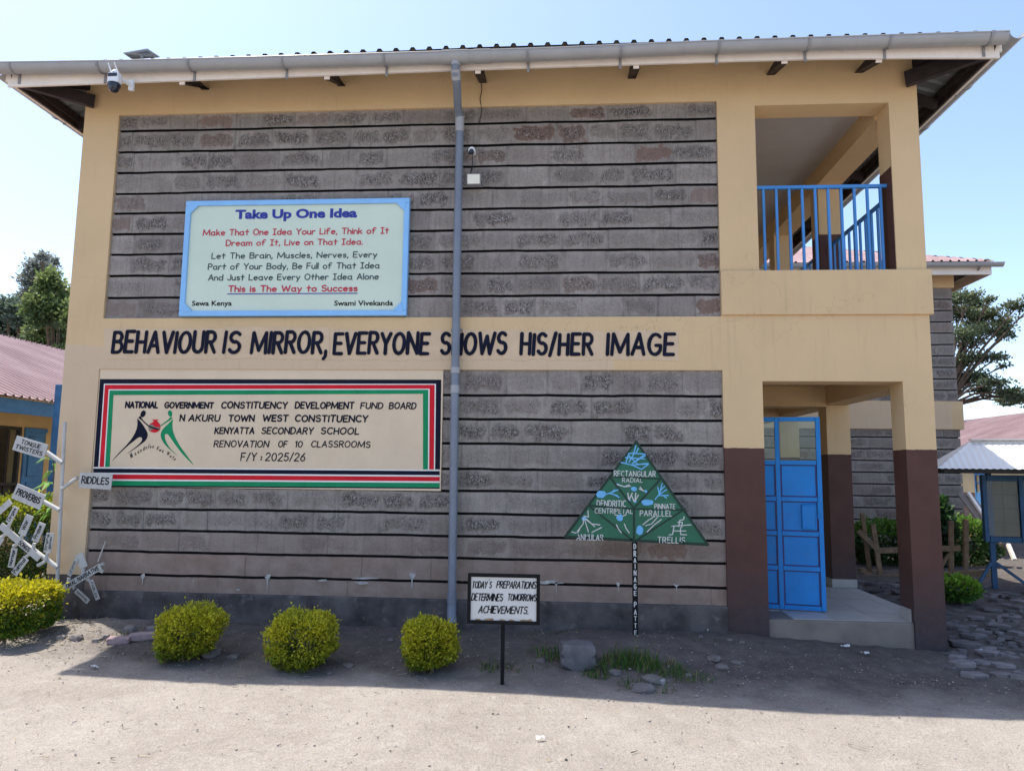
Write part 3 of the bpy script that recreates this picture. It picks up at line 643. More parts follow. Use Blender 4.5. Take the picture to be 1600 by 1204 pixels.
# pillars: dado below, cream above
def pillar(x0, x1, y0, y1, zb, zm, zt, skirt=None):
    a = MB(); a.box(x0, x1, y0, y1, zb, zm)
    if zt > zm: a.box(x0, x1, y0, y1, zm, zt, 2)
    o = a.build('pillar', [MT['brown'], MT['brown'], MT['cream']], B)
    e = MB()
    for (xa, ya, xb, yb) in ((x0, y0 - .0012, x1, y0 - .0012), (x0 - .0012, y1, x0 - .0012, y0)):
        n_ = 14
        for i in range(n_):
            f0, f1 = i / n_, (i + 1) / n_; g = lambda f: zm + .003 + .006 * mn.noise((f * 5 + x0 * 9, y0 * 3 + ya, 2)) + .003 * mn.noise((f * 21, x0, 5))
            P0, P1 = (xa + (xb - xa) * f0, ya + (yb - ya) * f0), (xa + (xb - xa) * f1, ya + (yb - ya) * f1)
            e.face([(*P0, zm - .012), (*P1, zm - .012), (*P1, g(f1)), (*P0, g(f0))])
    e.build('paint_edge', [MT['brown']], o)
    if skirt: k = MB(); k.box(x0 - .012, x1 + .006, y0 - .012, y1 + .012, skirt[0], skirt[1]); k.build('tile_skirting', [MT['tile']], o, bevel=0.004)
    return o
pillar(X2, X3, 0.0, WT, -0.3, BR, BR); pillar(X4, X5, 0.0, WT, -0.3, BR, BR)
k = MB(); k.box(X4 - 0.012, X4 - 0.001, 0.06, WT, SLAB, SLAB + 0.11); k.build('tile_skirting', [MT['tile']], B)
PY = [2.07, 4.03, 6.0]
for y in PY:
    pillar(X4, X5, y, y + WT, SLAB - 0.3, BR, 2.50, (SLAB + .001, SLAB + 0.10))
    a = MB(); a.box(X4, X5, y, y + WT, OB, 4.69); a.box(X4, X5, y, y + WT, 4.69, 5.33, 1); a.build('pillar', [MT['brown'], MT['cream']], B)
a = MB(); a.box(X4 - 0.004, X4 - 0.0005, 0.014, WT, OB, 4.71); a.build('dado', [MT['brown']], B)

# floors, beams, ceiling
a = MB(); a.box(X2 + .2, X5, 0.03, DEP, -0.4, SLAB - 0.012); a.build('veranda_base', [MT['cement']], B, bevel=0.01)
a = MB(); a.box(X3, X4 - 0.001, 0.045, DEP - .01, SLAB - 0.012, SLAB - 0.004, 1)
ty = 0.05
while ty < DEP - .1:
    tx = X2 + 0.22
    while tx < X5 - 0.05:
        x2_ = min(tx + 0.394, X5 - 0.01)
        if not ((tx + x2_) / 2 > X4 - .05 and ty < WT) and not (tx < X3 and ty < WT): a.box(tx, x2_, ty, min(ty + 0.394, DEP - 0.02), SLAB - 0.010, SLAB + random.uniform(-.0005, .0005))
        tx += 0.4
    ty += 0.4
a.build('veranda_floor', [MT['tile'], MT['grout']], B)
a = MB(); a.box(X2 + .2, X4, WT, DEP, 2.73, 3.12); a.build('upper_floor', [MT['cream']], B)
a = MB()
a.box(X4, X5 - 0.002, WT, DEP, PT - .035, U0 - 0.004)
for y in PY: a.box(X2 + .2, X4, y, y + WT, 2.48, 2.73)
a.box(X4 - .02, X5 - 0.002, WT, DEP, 5.33, 5.86)
a.build('beam', [MT['cream']], B)
a = MB(); a.box(X4 + .06, X5 - .004, WT, DEP, U0 - 0.004, OB - .004); a.build('side_parapet', [MT['cream']], B)
a = MB(); a.box(X2 + .2, X4 - .02, WT, DEP, 5.56, 5.60); a.box(X0 + .25, X2, WT, DEP - .25, 5.56, 5.60); a.build('ceiling', [MT['ceiling']], B)
a = MB(); a.box(X0 + .25, X2, WT, DEP - .25, 0.24, 0.28); a.build('room_floor', [MT['dark_room']], B)

# balcony railings
def railing(pts, n, name='balcony_railing'):
    (a0, a1) = pts; a0, a1 = Vector(a0), Vector(a1); r = MB()
    r.bar(a0 + Vector((0, 0, 4.552)), a1 + Vector((0, 0, 4.552)), 0.04, 0.034)
    o = r.build(name, [MT['blue']], B, bevel=0.003)
    for i in range(n):
        q = a0.lerp(a1, (i + 0.75) / (n + 0.25)); b = MB(); b.bar(q + Vector((0, 0, OB - .01)), q + Vector((0, 0, 4.535)), 0.024, 0.024, (0, 1, 0)); b.build('bar', [MT['blue']], o)
    return o
railing(((X3, 0.13, 0), (X4 - .004, 0.13, 0)), 10)
yy = [WT] + [q for y in PY for q in (y, y + WT)]
for i in range(0, 5, 2): railing(((X4 + 0.15, yy[i], 0), (X4 + 0.15, yy[i + 1], 0)), 11)

# steel door standing open across the veranda
dh = Vector((1.79, 0.60, 0)); dx = Vector((0.83, -0.17, 0)).normalized(); dn = Vector((dx.y, -dx.x, 0)); dz = Vector((0, 0, 1)); DW, D0, D1 = 0.85, 0.295, 2.225
DP = lambda a, z, o=0.0: dh + dx * a + dz * z + dn * o
d = MB()
cols = [0.0, DW / 2 + .005, DW]; rows = [D0, 0.70, 1.045, 1.39, 1.76, D1]
for a in cols: d.bar(DP(max(.025, min(a, DW - .025)), D0), DP(max(.025, min(a, DW - .025)), D1), 0.05, 0.042, dx, 0)
for z in rows:
    for c0, c1 in ((.05, DW / 2 - .02), (DW / 2 + .03, DW - .05)): d.bar(DP(c0, max(D0 + .02, min(z, D1 - .02))), DP(c1, max(D0 + .02, min(z, D1 - .02))), 0.040, 0.042, dz, 0)
for i in range(4):
    for c0, c1 in ((.05, DW / 2 - .02), (DW / 2 + .03, DW - .05)):
        z0, z1 = rows[i] + (.04 if i == 0 else .02), rows[i + 1] - .02
        d.obox(DP((c0 + c1) / 2, (z0 + z1) / 2), dx * (c1 - c0) / 2, dn * -0.004, dz * (z1 - z0) / 2, 0)
        for e in (0.006, ):
            for (aa, ab, za, zb) in ((c0, c1, z0, z0 + .014), (c0, c1, z1 - .014, z1), (c0, c0 + .014, z0 + .014, z1 - .014), (c1 - .014, c1, z0 + .014, z1 - .014)):
                d.face([DP(aa, za, e), DP(ab, za, e), DP(ab, zb, e), DP(aa, zb, e)], 1)
door = d.build('door', [MT['door_blue'], MT['deep_blue']], B)
for c0, c1 in ((.05, DW / 2 - .02), (DW / 2 + .03, DW - .05)):
    g = MB(); g.obox(DP((c0 + c1) / 2, (1.78 + D1 - .04) / 2), dx * (c1 - c0) / 2, dn * -0.002, dz * (D1 - .04 - 1.78) / 2); g.build('glass_pane', [MT['glass']], door)
g = MB(); g.obox(DP(0.715, 1.215, .02), dx * .068, dn * -.012, dz * .125)
for q in (-1, 1): g.obox(DP(0.715 + q * .062, 1.215, .034), dx * .006, dn * -.004, dz * .122); g.obox(DP(0.715, 1.215 + q * .119, .0345), dx * .055, dn * -.004, dz * .006)
g.obox(DP(0.715, 1.105, .034), dx * .03, dn * -.006, dz * .01); g.build('lock_box', [MT['door_blue']], door, bevel=.003)
g = MB(); g.tube([DP(.80, 1.36, .025), DP(.80, 1.25, .032), DP(.795, 1.20, .04)], .008, 8); g.build('bolt', [MT['door_blue']], door, smooth=True)

# roof
EX0, EX1, EY0, EY1 = X0 - 0.53, X5 + 0.545, -0.535, DEP + 0.5
ZE = 5.771; SL = R(18)
sag = lambda x, y: -0.045 * max(0.0, min(1.0, (-0.8 - x) / 3.0)) - 0.012 * max(0.0, min(1.0, (x - 2.2) / 1.5))
rf = MB(); Wd, Dd = EX1 - EX0, EY1 - EY0; hd = Dd / 2
sheet_slope(rf, (EX0, EY0, ZE), (1, 0, 0), (0, 1, 0), Wd, hd, SL, sag=sag)
sheet_slope(rf, (EX1, EY0, ZE), (0, 1, 0), (-1, 0, 0), Dd, hd, SL, sag=sag)
sheet_slope(rf, (EX1, EY1, ZE), (-1, 0, 0), (0, -1, 0), Wd, hd, SL, sag=sag)
sheet_slope(rf, (EX0, EY1, ZE), (0, -1, 0), (1, 0, 0), Dd, hd, SL, sag=sag)
roof = rf.build('roof', [MT['roof']], B)
un = MB()
for o_, e_, d_, w_ in (((EX0, EY0, ZE - .014), (1, 0, 0), (0, 1, 0), Wd), ((EX1, EY0, ZE - .014), (0, 1, 0), (-1, 0, 0), Dd), ((EX0, EY1, ZE - .014), (0, -1, 0), (1, 0, 0), Dd)): sheet_slope(un, o_, e_, d_, w_, .70, SL, sag=sag)
un.build('roof_underside', [MT['soffit']], roof)
tb = MB()   # purlins and hip rafters under the overhang
tn = math.tan(SL)
for off in (0.06, 0.36):
    z = ZE + off * tn - 0.075
    if off > .2: continue
    for x, yA, yB in ((EX0 + off, EY0 + off, EY1 - off), (EX1 - off, EY0 + off, EY1 - off)): tb.bar((x, yA, z + sag(x, 0)), (x, yB, z + sag(x, 0)), 0.05, 0.07)
tb.bar((EX0 + .09, EY0 + .05, ZE - .085), (EX1 - .09, EY0 + .05, ZE - .04), 0.05, 0.07)
for sx, xe, xw in ((1, EX0, X0), (-1, EX1, X5)):
    tb.bar((xe + sx * .05, EY0 + .05, ZE - .16), (xw + sx * .35, .35, ZE + .14), 0.05, 0.12)
    y = 0.55
    while y < DEP:
        tb.bar((xe + sx * .07, y, ZE - .14 + sag(xe, 0)), (xw - sx * .0, y, ZE + .03), 0.05, 0.10); y += 0.98
tb.bar((X5 - .12, -.03, 5.60), (EX1 - .06, -.44, 5.655), .06, .15); tb.bar((X0 + .12, -.03, 5.58), (EX0 + .06, -.44, 5.62), .06, .13)
tb.box(EX0 + .035, EX0 + .055, -.46, EY1 - .06, 5.572, 5.74); tb.box(EX1 - .05, EX1 - .03, -.46, EY1 - .06, 5.602, 5.77)
tb.build('eaves_timber', [MT['timber']], roof)

FX0, FX1 = X0 - 0.50, X5 + 0.52
def eave_z(pts, y):      # the eave is not quite straight: heights along it, read at several places
    q = [at(u, v, y) for u, v in pts]; X_, Z_ = [p_.x for p_ in q], [p_.z for p_ in q]
    return lambda x: float(np.interp(x, X_, Z_))
fas_z = eave_z(((17, 135.5), (169, 130), (337, 124), (540, 116.4), (696, 110), (850, 105), (1060, 98.3), (1228, 92.5), (1404, 90.6), (1562, 90.5)), -.50)
lip_z = eave_z(((0, 97), (169, 95.3), (337, 91), (540, 85.3), (605, 83.5), (815, 77), (955, 71.5), (1060, 66), (1270, 58.8), (1557, 49.5)), -.66)
a = MB(); n = 12
for i in range(n):
    xa, xb = FX0 + (FX1 - FX0) * i / n, FX0 + (FX1 - FX0) * (i + 1) / n; za, zb = fas_z(xa), fas_z(xb)
    q = [(xa, -.50, za), (xb, -.50, zb), (xb, -.50, 5.735), (xa, -.50, 5.72)]; bq = [(x, -.475, z) for x, y, z in q]
    a.face(q); a.face(bq[::-1]); a.face([q[1], q[0], bq[0], bq[1]]); a.face([q[3], q[2], bq[2], bq[3]])
a.box(FX1 - .0, FX1 + .025, -.50, EY1 - .03, 5.595, 5.75); a.box(FX0 - .025, FX0, -.50, EY1 - .03, 5.565, 5.72)
a.build('fascia', [MT['white_pvc']], B)
for u, vb_ in ((322, 138), (534, 133), (755, 130), (987, 121), (1204, 117), (1342, 114)):
    xw = at(u, 125, 0).x; r = MB(); wdt = .04
    zb = at(u, vb_, 0).z
    for sgn in (0,):
        zf = fas_z(xw) - .012; pts = [(0.0, zb), (-0.455, zf), (-0.455, 5.68), (0.0, 5.70)]
        L = [Vector((xw - wdt, a, b)) for a, b in pts]; Rr = [Vector((xw + wdt, a, b)) for a, b in pts]
        r.face(L[::-1]); r.face(Rr)
        for i in range(4): r.face([L[i], L[(i + 1) % 4], Rr[(i + 1) % 4], Rr[i]])
    r.box(xw - .028, xw + .028, -.470, -.456, zf - .012, zf + .045, 1)
    r.build('rafter_tail', [MT['timber'], MT['white_pvc']], B)

gt = MB(); GYC = -0.585; GR = 0.077
gxs = [FX0 - .16, -4.4, -3.2, -2.2, -1.1, 0.0, 1.2, 2.2, FX1 + .005]
for ga, gb2 in zip(gxs[:-1], gxs[1:]): half_gutter(gt, (ga, GYC, lip_z(ga)), (gb2, GYC, lip_z(gb2)), GR)
half_gutter(gt, (FX1 + .115, -.60, 5.735), (FX1 + .115, EY1, 5.69), GR); half_gutter(gt, (FX0 - .115, EY1, 5.66), (FX0 - .115, -.50, 5.70), GR)
gut = gt.build('gutter', [MT['gutter']], B, smooth=True, angle=50)
def bracket(c, d):
    b = MB(); c = Vector(c); d = Vector(d)
    pts = [c + d * (GR + .006) * math.cos(t) - Vector((0, 0, 1)) * (GR + .006) * math.sin(t) for t in [math.pi * k / 12 for k in range(13)]]
    pts = pts[2:] if False else pts
    for p_, q_ in zip(pts[:-1], pts[1:]): b.bar(p_, q_, 0.022, 0.006, (p_ + q_) / 2 - c)
    b.box(c.x - .011 if abs(d.y) else c.x - d.x * .085 - .01, c.x + .011 if abs(d.y) else c.x - d.x * .085 + .01, c.y + (.072 if abs(d.y) else -.011), c.y + (.086 if abs(d.y) else .011), c.z - .15, c.z + .0)
    b.build('gutter_bracket', [MT['steel']], gut)
for u in (25, 160, 300, 445, 602, 825, 970, 1122, 1262, 1388, 1545):
    x = at(u, 80, GYC).x; bracket((x, GYC, lip_z(x)), (0, -1, 0))
for y in (.3, 1.2, 2.1, 3.0, 3.9): bracket((FX1 + .115, y, 5.735 - y * .006), (1, 0, 0))
for y in (.4, 1.4): bracket((FX0 - .115, y, 5.695), (-1, 0, 0))
for u0, u1 in ((692, 733), (742, 767)):
    a = MB(); xa, xb = at(u0, 80, GYC).x, at(u1, 80, GYC).x; half_gutter(a, (xa, GYC, lip_z(xa) + .002), (xb, GYC, lip_z(xb) + .002), GR + .007, th=.012); a.build('gutter_union', [MT['gutter']], gut, smooth=True, angle=50)

# downpipe with swan neck
a = MB(); t0 = at(712, 92, GYC); PXT = -1.079; PXB = -1.060
neck = [Vector((t0.x, GYC, 5.63)), Vector((t0.x, GYC, 5.55)), Vector((t0.x, GYC + .02, 5.48)), Vector((t0.x + .004, GYC + .07, 5.425)), Vector((PXT - .01, -.16, 5.32)), Vector((PXT, -.10, 5.27)), Vector((PXT, -.075, 5.20)), Vector((PXT, -.075, 5.10)), Vector((PXT, -.075, 3.9)), Vector((PXT + .003, -.075, 3.2)), Vector((PXT + .006, -.075, 2.4)), Vector((PXB, -.075, 0.34))]
a.tube(neck, .041, 16); a.tube([(PXB, -.075, .36), (PXB, -.085, .28), (PXB + .02, -.16, .19)], .046, 16)
dp = a.build('downpipe', [MT['pipe']], B, smooth=True)
for (p0, p1) in (((t0.x, GYC, 5.62), (t0.x, GYC, 5.55)), ((t0.x, GYC + .006, 5.52), (t0.x + .002, GYC + .06, 5.44)), ((PXT, -.10, 5.275), (PXT, -.075, 5.13)), ((PXT + .006, -.075, 2.66), (PXT + .006, -.075, 2.60)), ((PXT + .006, -.075, 2.48), (PXT + .006, -.075, 2.40)), ((PXB, -.075, .47), (PXB, -.075, .37))):
    c = MB(); c.tube([p0, p1], .047, 16); c.build('pipe_collar', [MT['gutter'] if p0[2] > 2 else MT['pipe']], dp, smooth=True)
for z in (3.05, 1.3):
    c = MB(); c.box(PXT - .055, PXT + .06, -.034, .03, z - .012, z + .012); c.build('pipe_clip', [MT['steel']], dp)

# painted slogan across the band
a = MB(); br = Brush(a, 1, 0.0055)
pz0, pz1 = at(250, 562, 0).z, at(250, 511, 0).z
def patch(u0, u1, v0, v1, y, m, wob, mb):
    n_ = max(6, int((u1 - u0) / 14)); top = []; bot = []
    for i in range(n_ + 1):
        u = u0 + (u1 - u0) * i / n_; P_ = at(u, (v0[0] + (v0[1] - v0[0]) * i / n_), y); Q_ = at(u, (v1[0] + (v1[1] - v1[0]) * i / n_), y)
        top.append((P_.x, y, P_.z + wob * mn.noise((i * .9, 1, u0)))); bot.append((Q_.x, y, Q_.z + wob * mn.noise((i * .9, 9, u0))))
    for i in range(n_): mb.face([bot[i], bot[i + 1], top[i + 1], top[i]], m)
patch(163, 352, (513, 513), (561, 561), -.003, 0, .02, a); patch(352.5, 515, (511, 512), (560, 562), -.003, 0, .02, a)
patch(515.5, 690, (515, 515), (562, 562), -.003, 0, .02, a); patch(690.5, 1060, (516, 517), (562, 562), -.003, 0, .02, a)
for tx_, u0, u1 in (('BEHAVIOUR', 173, 339), ('IS', 347, 378), ('MIRROR', 390, 506), (',', 507, 513), ('EVERYONE', 519, 673), ('SHOWS', 686, 794), ('HIS/HER', 811, 929), ('IMAGE', 946, 1057)):
    f = (u0 + u1) / 2; vt = 516 + (f - 250) / 800 * 4; vb = 553 + (f - 250) / 800 * 4
    if tx_ == ',':
        q = at(507, 556, -.003); br.stroke([(.012, .05), (.01, .0), (-.01, -.03)], .035, Vector((q.x, -.003, q.z)), Vector((1, 0, 0)), Vector((0, 0, 1))); continue
    br.px(tx_, u0, u1, vt, vb, -.003, wt=.152, slant=.07, gap=.25 if tx_ != 'HIS/HER' else .27, jit=.02, wob=.08)
a.build('painted_slogan', [MT['fresh'], MT['navy']], B)

# painted mural panel
YM = 0.012; a = MB(); b = at(140, 763, YM); 
mx0, mx1 = X1 + .002, at(690, 700, YM).x; mzb = at(420, 763, YM).z
a.box(mx0, mx1, YM, 0.032, mzb, L1 - 0.001, 0)
def quad(pts, m, lift): a.face([(at(u, v, YM).x, YM - lift, at(u, v, YM).z) for u, v in pts], m)
def band(k0, k1, m, lift=.002):
    """one colour of the border, between two fractions of its width: left leg, top, right leg"""
    LO = [(156.5, 592), (146.5, 729)]; LI = [(177.5, 617), (171.5, 729)]; RO = [(689.5, 593), (687.5, 733)]; RI = [(661, 615), (661, 733)]
    mixp = lambda p_, q_, k: (p_[0] + (q_[0] - p_[0]) * k, p_[1] + (q_[1] - p_[1]) * k)
    A0, A1 = mixp(LO[0], LI[0], k0), mixp(LO[0], LI[0], k1); B0, B1 = mixp(LO[1], LI[1], k0), mixp(LO[1], LI[1], k1)
    C0, C1 = mixp(RO[0], RI[0], k0), mixp(RO[0], RI[0], k1); D0_, D1_ = mixp(RO[1], RI[1], k0), mixp(RO[1], RI[1], k1)
    quad([B0, B1, A1, A0], m, lift); quad([A1, C1, C0, A0], m, lift); quad([D1_, D0_, C0, C1], m, lift)
band(0, .29, 1); band(.29, .36, 4, .0015); band(.36, .64, 2); band(.64, .71, 4, .0015); band(.71, 1.0, 3)
def strip(v0, v1, m, lift=.002, u0=146, u1=687):
    quad([(u0, v1[0]), (u1, v1[1]), (u1, v0[1]), (u0, v0[0])], m, lift)
strip((729.5, 733.5), (731.5, 735.5), 4); strip((731.5, 735.5), (738, 742), 1); strip((738, 742), (740.5, 744.5), 4, .0015); strip((740.5, 744.5), (748, 751.5), 2); strip((748, 751.5), (750.5, 754), 4, .0015); strip((750.5, 754), (758, 761), 3); strip((758, 761), (760, 763), 1)
tb_ = Brush(a, 1, .0025)
def zz(x, y): return 140 + x / 2.857, 500 + y / 2.857
for tx_, x0, x1, y0, y1, wt in (('NATIONAL', 157, 308, 362, 394, .19), ('GOVERNMENT', 332, 556, 364, 395, .19), ('CONSTITUENCY', 586, 886, 363, 396, .17), ('DEVELOPMENT', 915, 1183, 364, 397, .17), ('FUND', 1207, 1313, 366, 397, .15), ('BOARD', 1335, 1461, 366, 398, .15),
    ('N', 400, 427, 420, 453, .17), ('AKURU', 440, 585, 420, 453, .16), ('TOWN', 618, 738, 421, 454, .17), ('WEST', 770, 889, 421, 454, .18), ('CONSTITUENCY', 915, 1245, 422, 456, .17),
    ('KENYATTA', 556, 738, 477, 509, .16), ('SECONDARY', 765, 1002, 477, 510, .15), ('SCHOOL', 1030, 1207, 478, 511, .15), ('RENOVATION', 553, 803, 536, 568, .13), ('OF', 840, 885, 537, 568, .13), ('10', 915, 953, 537, 568, .13), ('CLASSROOMS', 987, 1256, 538, 569, .13),
    ('F/Y', 672, 748, 590, 629, .11), (':', 762, 771, 598, 628, .22), ('2025/26', 782, 965, 591, 630, .11)):
    u0, v0 = zz(x0, y0); u1, v1 = zz(x1, y1); tb_.px(tx_, u0, u1, v0, v1, YM, wt=wt * 1.18, slant=.10 if wt < .17 else .06, gap=.24, jit=.02, wob=.06)
# emblem: two leaning figures holding a red pot
def lp(x, y): q = at(165 + x / 10.667, 620 + y / 10.667, YM); return Vector((q.x, YM, q.z))
def shape(pts, m, lift, smooth_=True):
    P_ = [Vector(p_) for p_ in pts]; out = []
    N = len(P_)
    for i in range(N):
        p0, p1, p2, p3 = P_[i - 1], P_[i], P_[(i + 1) % N], P_[(i + 2) % N]
        for t in (0, .25, .5, .75) if smooth_ else (0,):
            out.append(.5 * ((2 * p1) + (p2 - p0) * t + (2 * p0 - 5 * p1 + 4 * p2 - p3) * t * t + (3 * p1 - p0 - 3 * p2 + p3) * t ** 3))
    W_ = [lp(*q) for q in out]; area = sum(W_[i].x * W_[(i + 1) % len(W_)].z - W_[(i + 1) % len(W_)].x * W_[i].z for i in range(len(W_)))
    if area < 0: W_ = W_[::-1]
    V2 = [Vector((q.x, q.z, 0)) for q in W_]
    for t3 in tessellate_polygon([V2]):
        q3 = [V2[k_] for k_ in t3]; ar = (q3[1] - q3[0]).cross(q3[2] - q3[0]).z
        if abs(ar) < 1e-9: continue
        if ar < 0: q3 = q3[::-1]
        a.face([(p_.x, YM - lift, p_.y) for p_ in q3], m)
shape([(530, 365), (560, 385), (610, 445), (665, 530), (698, 600), (700, 660), (660, 730), (560, 810), (455, 885), (360, 942), (440, 880), (540, 800), (600, 735), (608, 690), (585, 668), (540, 680), (470, 735), (370, 815), (240, 935), (105, 1072), (200, 955), (330, 820), (420, 715), (480, 620), (515, 540), (532, 450)], 1, .002)
shape([(640, 222), (668, 245), (665, 295), (630, 333), (590, 325), (585, 280), (605, 240)], 1, .003)
shape([(548, 345), (590, 318), (600, 345), (640, 400), (700, 455), (760, 490), (870, 525), (905, 540), (870, 548), (790, 528), (715, 490), (650, 435), (600, 385)], 1, .0035)
shape([(775, 378), (885, 375), (860, 395), (870, 410), (905, 450), (916, 510), (895, 560), (840, 590), (790, 590), (735, 565), (714, 510), (735, 455), (790, 415), (800, 395)], 2, .0018)
shape([(716, 490), (760, 455), (790, 460), (830, 500), (900, 505), (890, 560), (840, 520), (790, 540), (735, 560)], 5, .0024)
shape([(1080, 222), (1108, 250), (1110, 300), (1088, 333), (1055, 310), (1038, 265), (1052, 230)], 3, .002)
shape([(1075, 340), (1115, 345), (1095, 375), (1010, 430), (925, 485), (915, 475), (1000, 410), (1050, 370)], 3, .0024)
shape([(1120, 375), (1115, 450), (1120, 540), (1150, 640), (1220, 780), (1300, 900), (1390, 1020), (1468, 1130), (1360, 1030), (1250, 910), (1160, 790), (1090, 690), (1040, 625), (1005, 615), (988, 640), (1000, 720), (1060, 830), (1130, 910), (1200, 980), (1080, 880), (985, 785), (930, 690), (922, 610), (960, 530), (1050, 440)], 3, .002)
arc = [(430, 1030, 'Maendeleo', 800, 850, 26), (848, 870, 'Kwa', 965, 905, -24), (1005, 950, 'Wote', 1145, 1055, -36)]
mot = Brush(a, 1, .003)
pts_ = [(425, 1020, 'M', 50, 85), (492, 975, 'a', 38, 70), (540, 945, 'e', 35, 70), (580, 920, 'n', 35, 70), (625, 895, 'd', 38, 75), (668, 870, 'e', 33, 70), (710, 855, 'l', 20, 80), (738, 855, 'e', 30, 70), (775, 852, 'o', 35, 70), (850, 880, 'K', 42, 70), (890, 902, 'w', 42, 66), (935, 918, 'a', 34, 66), (1010, 955, 'W', 55, 66), (1062, 1000, 'o', 34, 70), (1098, 1030, 't', 28, 76), (1130, 1050, 'e', 30, 74)]
for i, (x_, y_, ch, wd_, ht_) in enumerate(pts_):
    q = lp(x_, y_); ang = R(28 - i * 4.3); e1 = Vector((math.cos(ang), 0, math.sin(ang))); e2 = Vector((-math.sin(ang), 0, math.cos(ang))); sc_ = 1 / 10.667 * 7.2 / FPX
    mot.word(ch, q, e1, e2, wd_ * sc_ * (1.0), ht_ * sc_, wt=.11, slant=.2)
a.build('painted_mural', [MT['mural_ground'], MT['navy'], MT['red'], MT['green'], MT['white'], MT['clay']], B)

# stray cable down from the eaves and small wall scars are part of the wall
a = MB(); q = at(751, 122, -.02); a.tube([q, at(753, 140, -.012), at(750, 155, -.014), at(753, 172, .012), at(749, 192, .012)], .004, 6); a.build('hanging_cable', [MT['timber']], B)

# ================================================================== things fixed to or leaning near the building
XV, ZV = Vector((1, 0, 0)), Vector((0, 0, 1))
# quotation board
YB = -0.03
tl, tr, bl_, brr = at(291.5, 314.5, YB), at(639.5, 310.5, YB), at(281.5, 493.5, YB), at(636.5, 494, YB)
bx0, bx1 = (tl.x + bl_.x) / 2, (tr.x + brr.x) / 2; bz0, bz1 = (bl_.z + brr.z) / 2, (tl.z + tr.z) / 2
qb = thing('quotation_board', 'pale mint printed board in sky blue frame headed Take Up One Idea', 'sign board', ((bx0 + bx1) / 2, YB, bz0))
a = MB(); a.box(bx0 + .02, bx1 - .02, YB + .0, YB + .03, bz0 + .02, bz1 - .02)
pb = a.build('panel', [MT['board']], qb)
a = MB(); fw = .055
for x0_, x1_, z0_, z1_ in ((bx0, bx1, bz1 - fw, bz1), (bx0, bx1, bz0, bz0 + fw), (bx0, bx0 + fw, bz0 + fw, bz1 - fw), (bx1 - fw, bx1, bz0 + fw, bz1 - fw)): a.box(x0_, x1_, YB - .022, YB + .04, z0_, z1_)
a.build('frame', [MT['frame_blue']], qb, bevel=.006)
for sx, sz, cx, cz in ((1, -1, bx0 + fw, bz1 - fw), (-1, -1, bx1 - fw, bz1 - fw), (1, 1, bx0 + fw, bz0 + fw), (-1, 1, bx1 - fw, bz0 + fw)):
    a = MB(); P_ = [(cx - sx * .02, YB - .026, cz - sz * .02), (cx + sx * .085, YB - .026, cz - sz * .004), (cx - sx * .004, YB - .026, cz + sz * .085)]
    if sx * sz < 0: P_ = P_[::-1]
    a.prism(P_, (0, -1, 0), .022); a.build('corner_plate', [MT['frame_blue']], qb)
a = MB(); br = Brush(a, 0, 0)
def zb_(x, y): return 270 + x / 4.21, 300 + y / 4.21
def zpx(text, x0, x1, y0, y1, m, wt, comic=True, sp=.5):
    br.m = m; u0, v0 = zb_(x0, y0); u1, v1 = zb_(x1, y1); br.px(text, u0, u1, v0, v1, YB - .003, wt=wt, gap=.20, comic=comic, space=sp, slant=.02)
zpx('Make That One Idea Your Life, Think of It', 196, 1422, 238, 282, 1, .16); zpx('Dream of It, Live on That Idea.', 347, 1252, 309, 352, 1, .16)
zpx('Let The Brain, Muscles, Nerves, Every', 253, 1345, 394, 436, 2, .15); zpx('Part of Your Body, Be Full of That Idea', 229, 1362, 465, 508, 2, .15)
zpx('And Just Leave Every Other Idea Alone', 231, 1356, 537, 580, 2, .15); zpx('This is The Way to Success', 362, 1216, 611, 657, 3, .18)
def fpx(text, x0, x1, y0, y1, m, bold):
    u0, v0 = zb_(x0, y0); u1, v1 = zb_(x1, y1); p_, q_ = at(u0, v1, YB), at(u1, v1, YB); t_ = at((u0 + u1) / 2, v0, YB); bb = at((u0 + u1) / 2, v1, YB)
    font_mesh(a, text, (p_.x, YB - .003, bb.z), XV, ZV, q_.x - p_.x, t_.z - bb.z, bold, m)
fpx('Take Up One Idea', 411, 1212, 112, 170, 0, .045); fpx('Sewa Kenya', 126, 388, 714, 747, 4, .02); fpx('Swami Vivekanda', 1062, 1448, 712, 746, 4, .02)
u0, v0 = zb_(360, 664); u1, v1 = zb_(1216, 664); p_, q_ = at(u0, v0, YB), at(u1, v1, YB); a.face([(p_.x, YB - .003, q_.z - .008), (q_.x, YB - .003, q_.z - .008), (q_.x, YB - .003, q_.z + .002), (p_.x, YB - .003, q_.z + .002)], 0)
a.build('lettering', [MT['ink_blue'], MT['ink_red'], MT['ink_grey'], MT['ink_red'], MT['black']], pb)

# dome camera with two aerials under the gutter
cy = -0.70; c0 = at(179, 124, cy)
cc = thing('security_camera', 'white dome security camera with two aerials hung under the gutter corner', 'camera', c0)
a = MB(); a.box(c0.x - .056, c0.x + .056, cy - .035, cy + .04, c0.z - .048, c0.z + .062); a.build('housing', [MT['cam_white']], cc, bevel=.014)
a = MB(); a.lathe((c0.x, cy, c0.z - .048), [(.058, .0), (.062, -.012), (.058, -.03), (.0, -.03)], 20); a.build('collar', [MT['cam_dark']], cc, smooth=True)
a = MB(); a.lathe((c0.x, cy - .002, c0.z - .075), [(.052, .0), (.050, -.022), (.040, -.046), (.022, -.060), (0, -.064)], 20); dm = a.build('dome', [MT['cam_dark']], cc, smooth=True)
a = MB(); a.lathe((c0.x + .004, cy - .045, c0.z - .098), [(.022, 0), (.020, .008), (0, .009)], 14, axis=(0, -1, -.2)); a.build('lens', [MT['cam_dark']], dm, smooth=True)
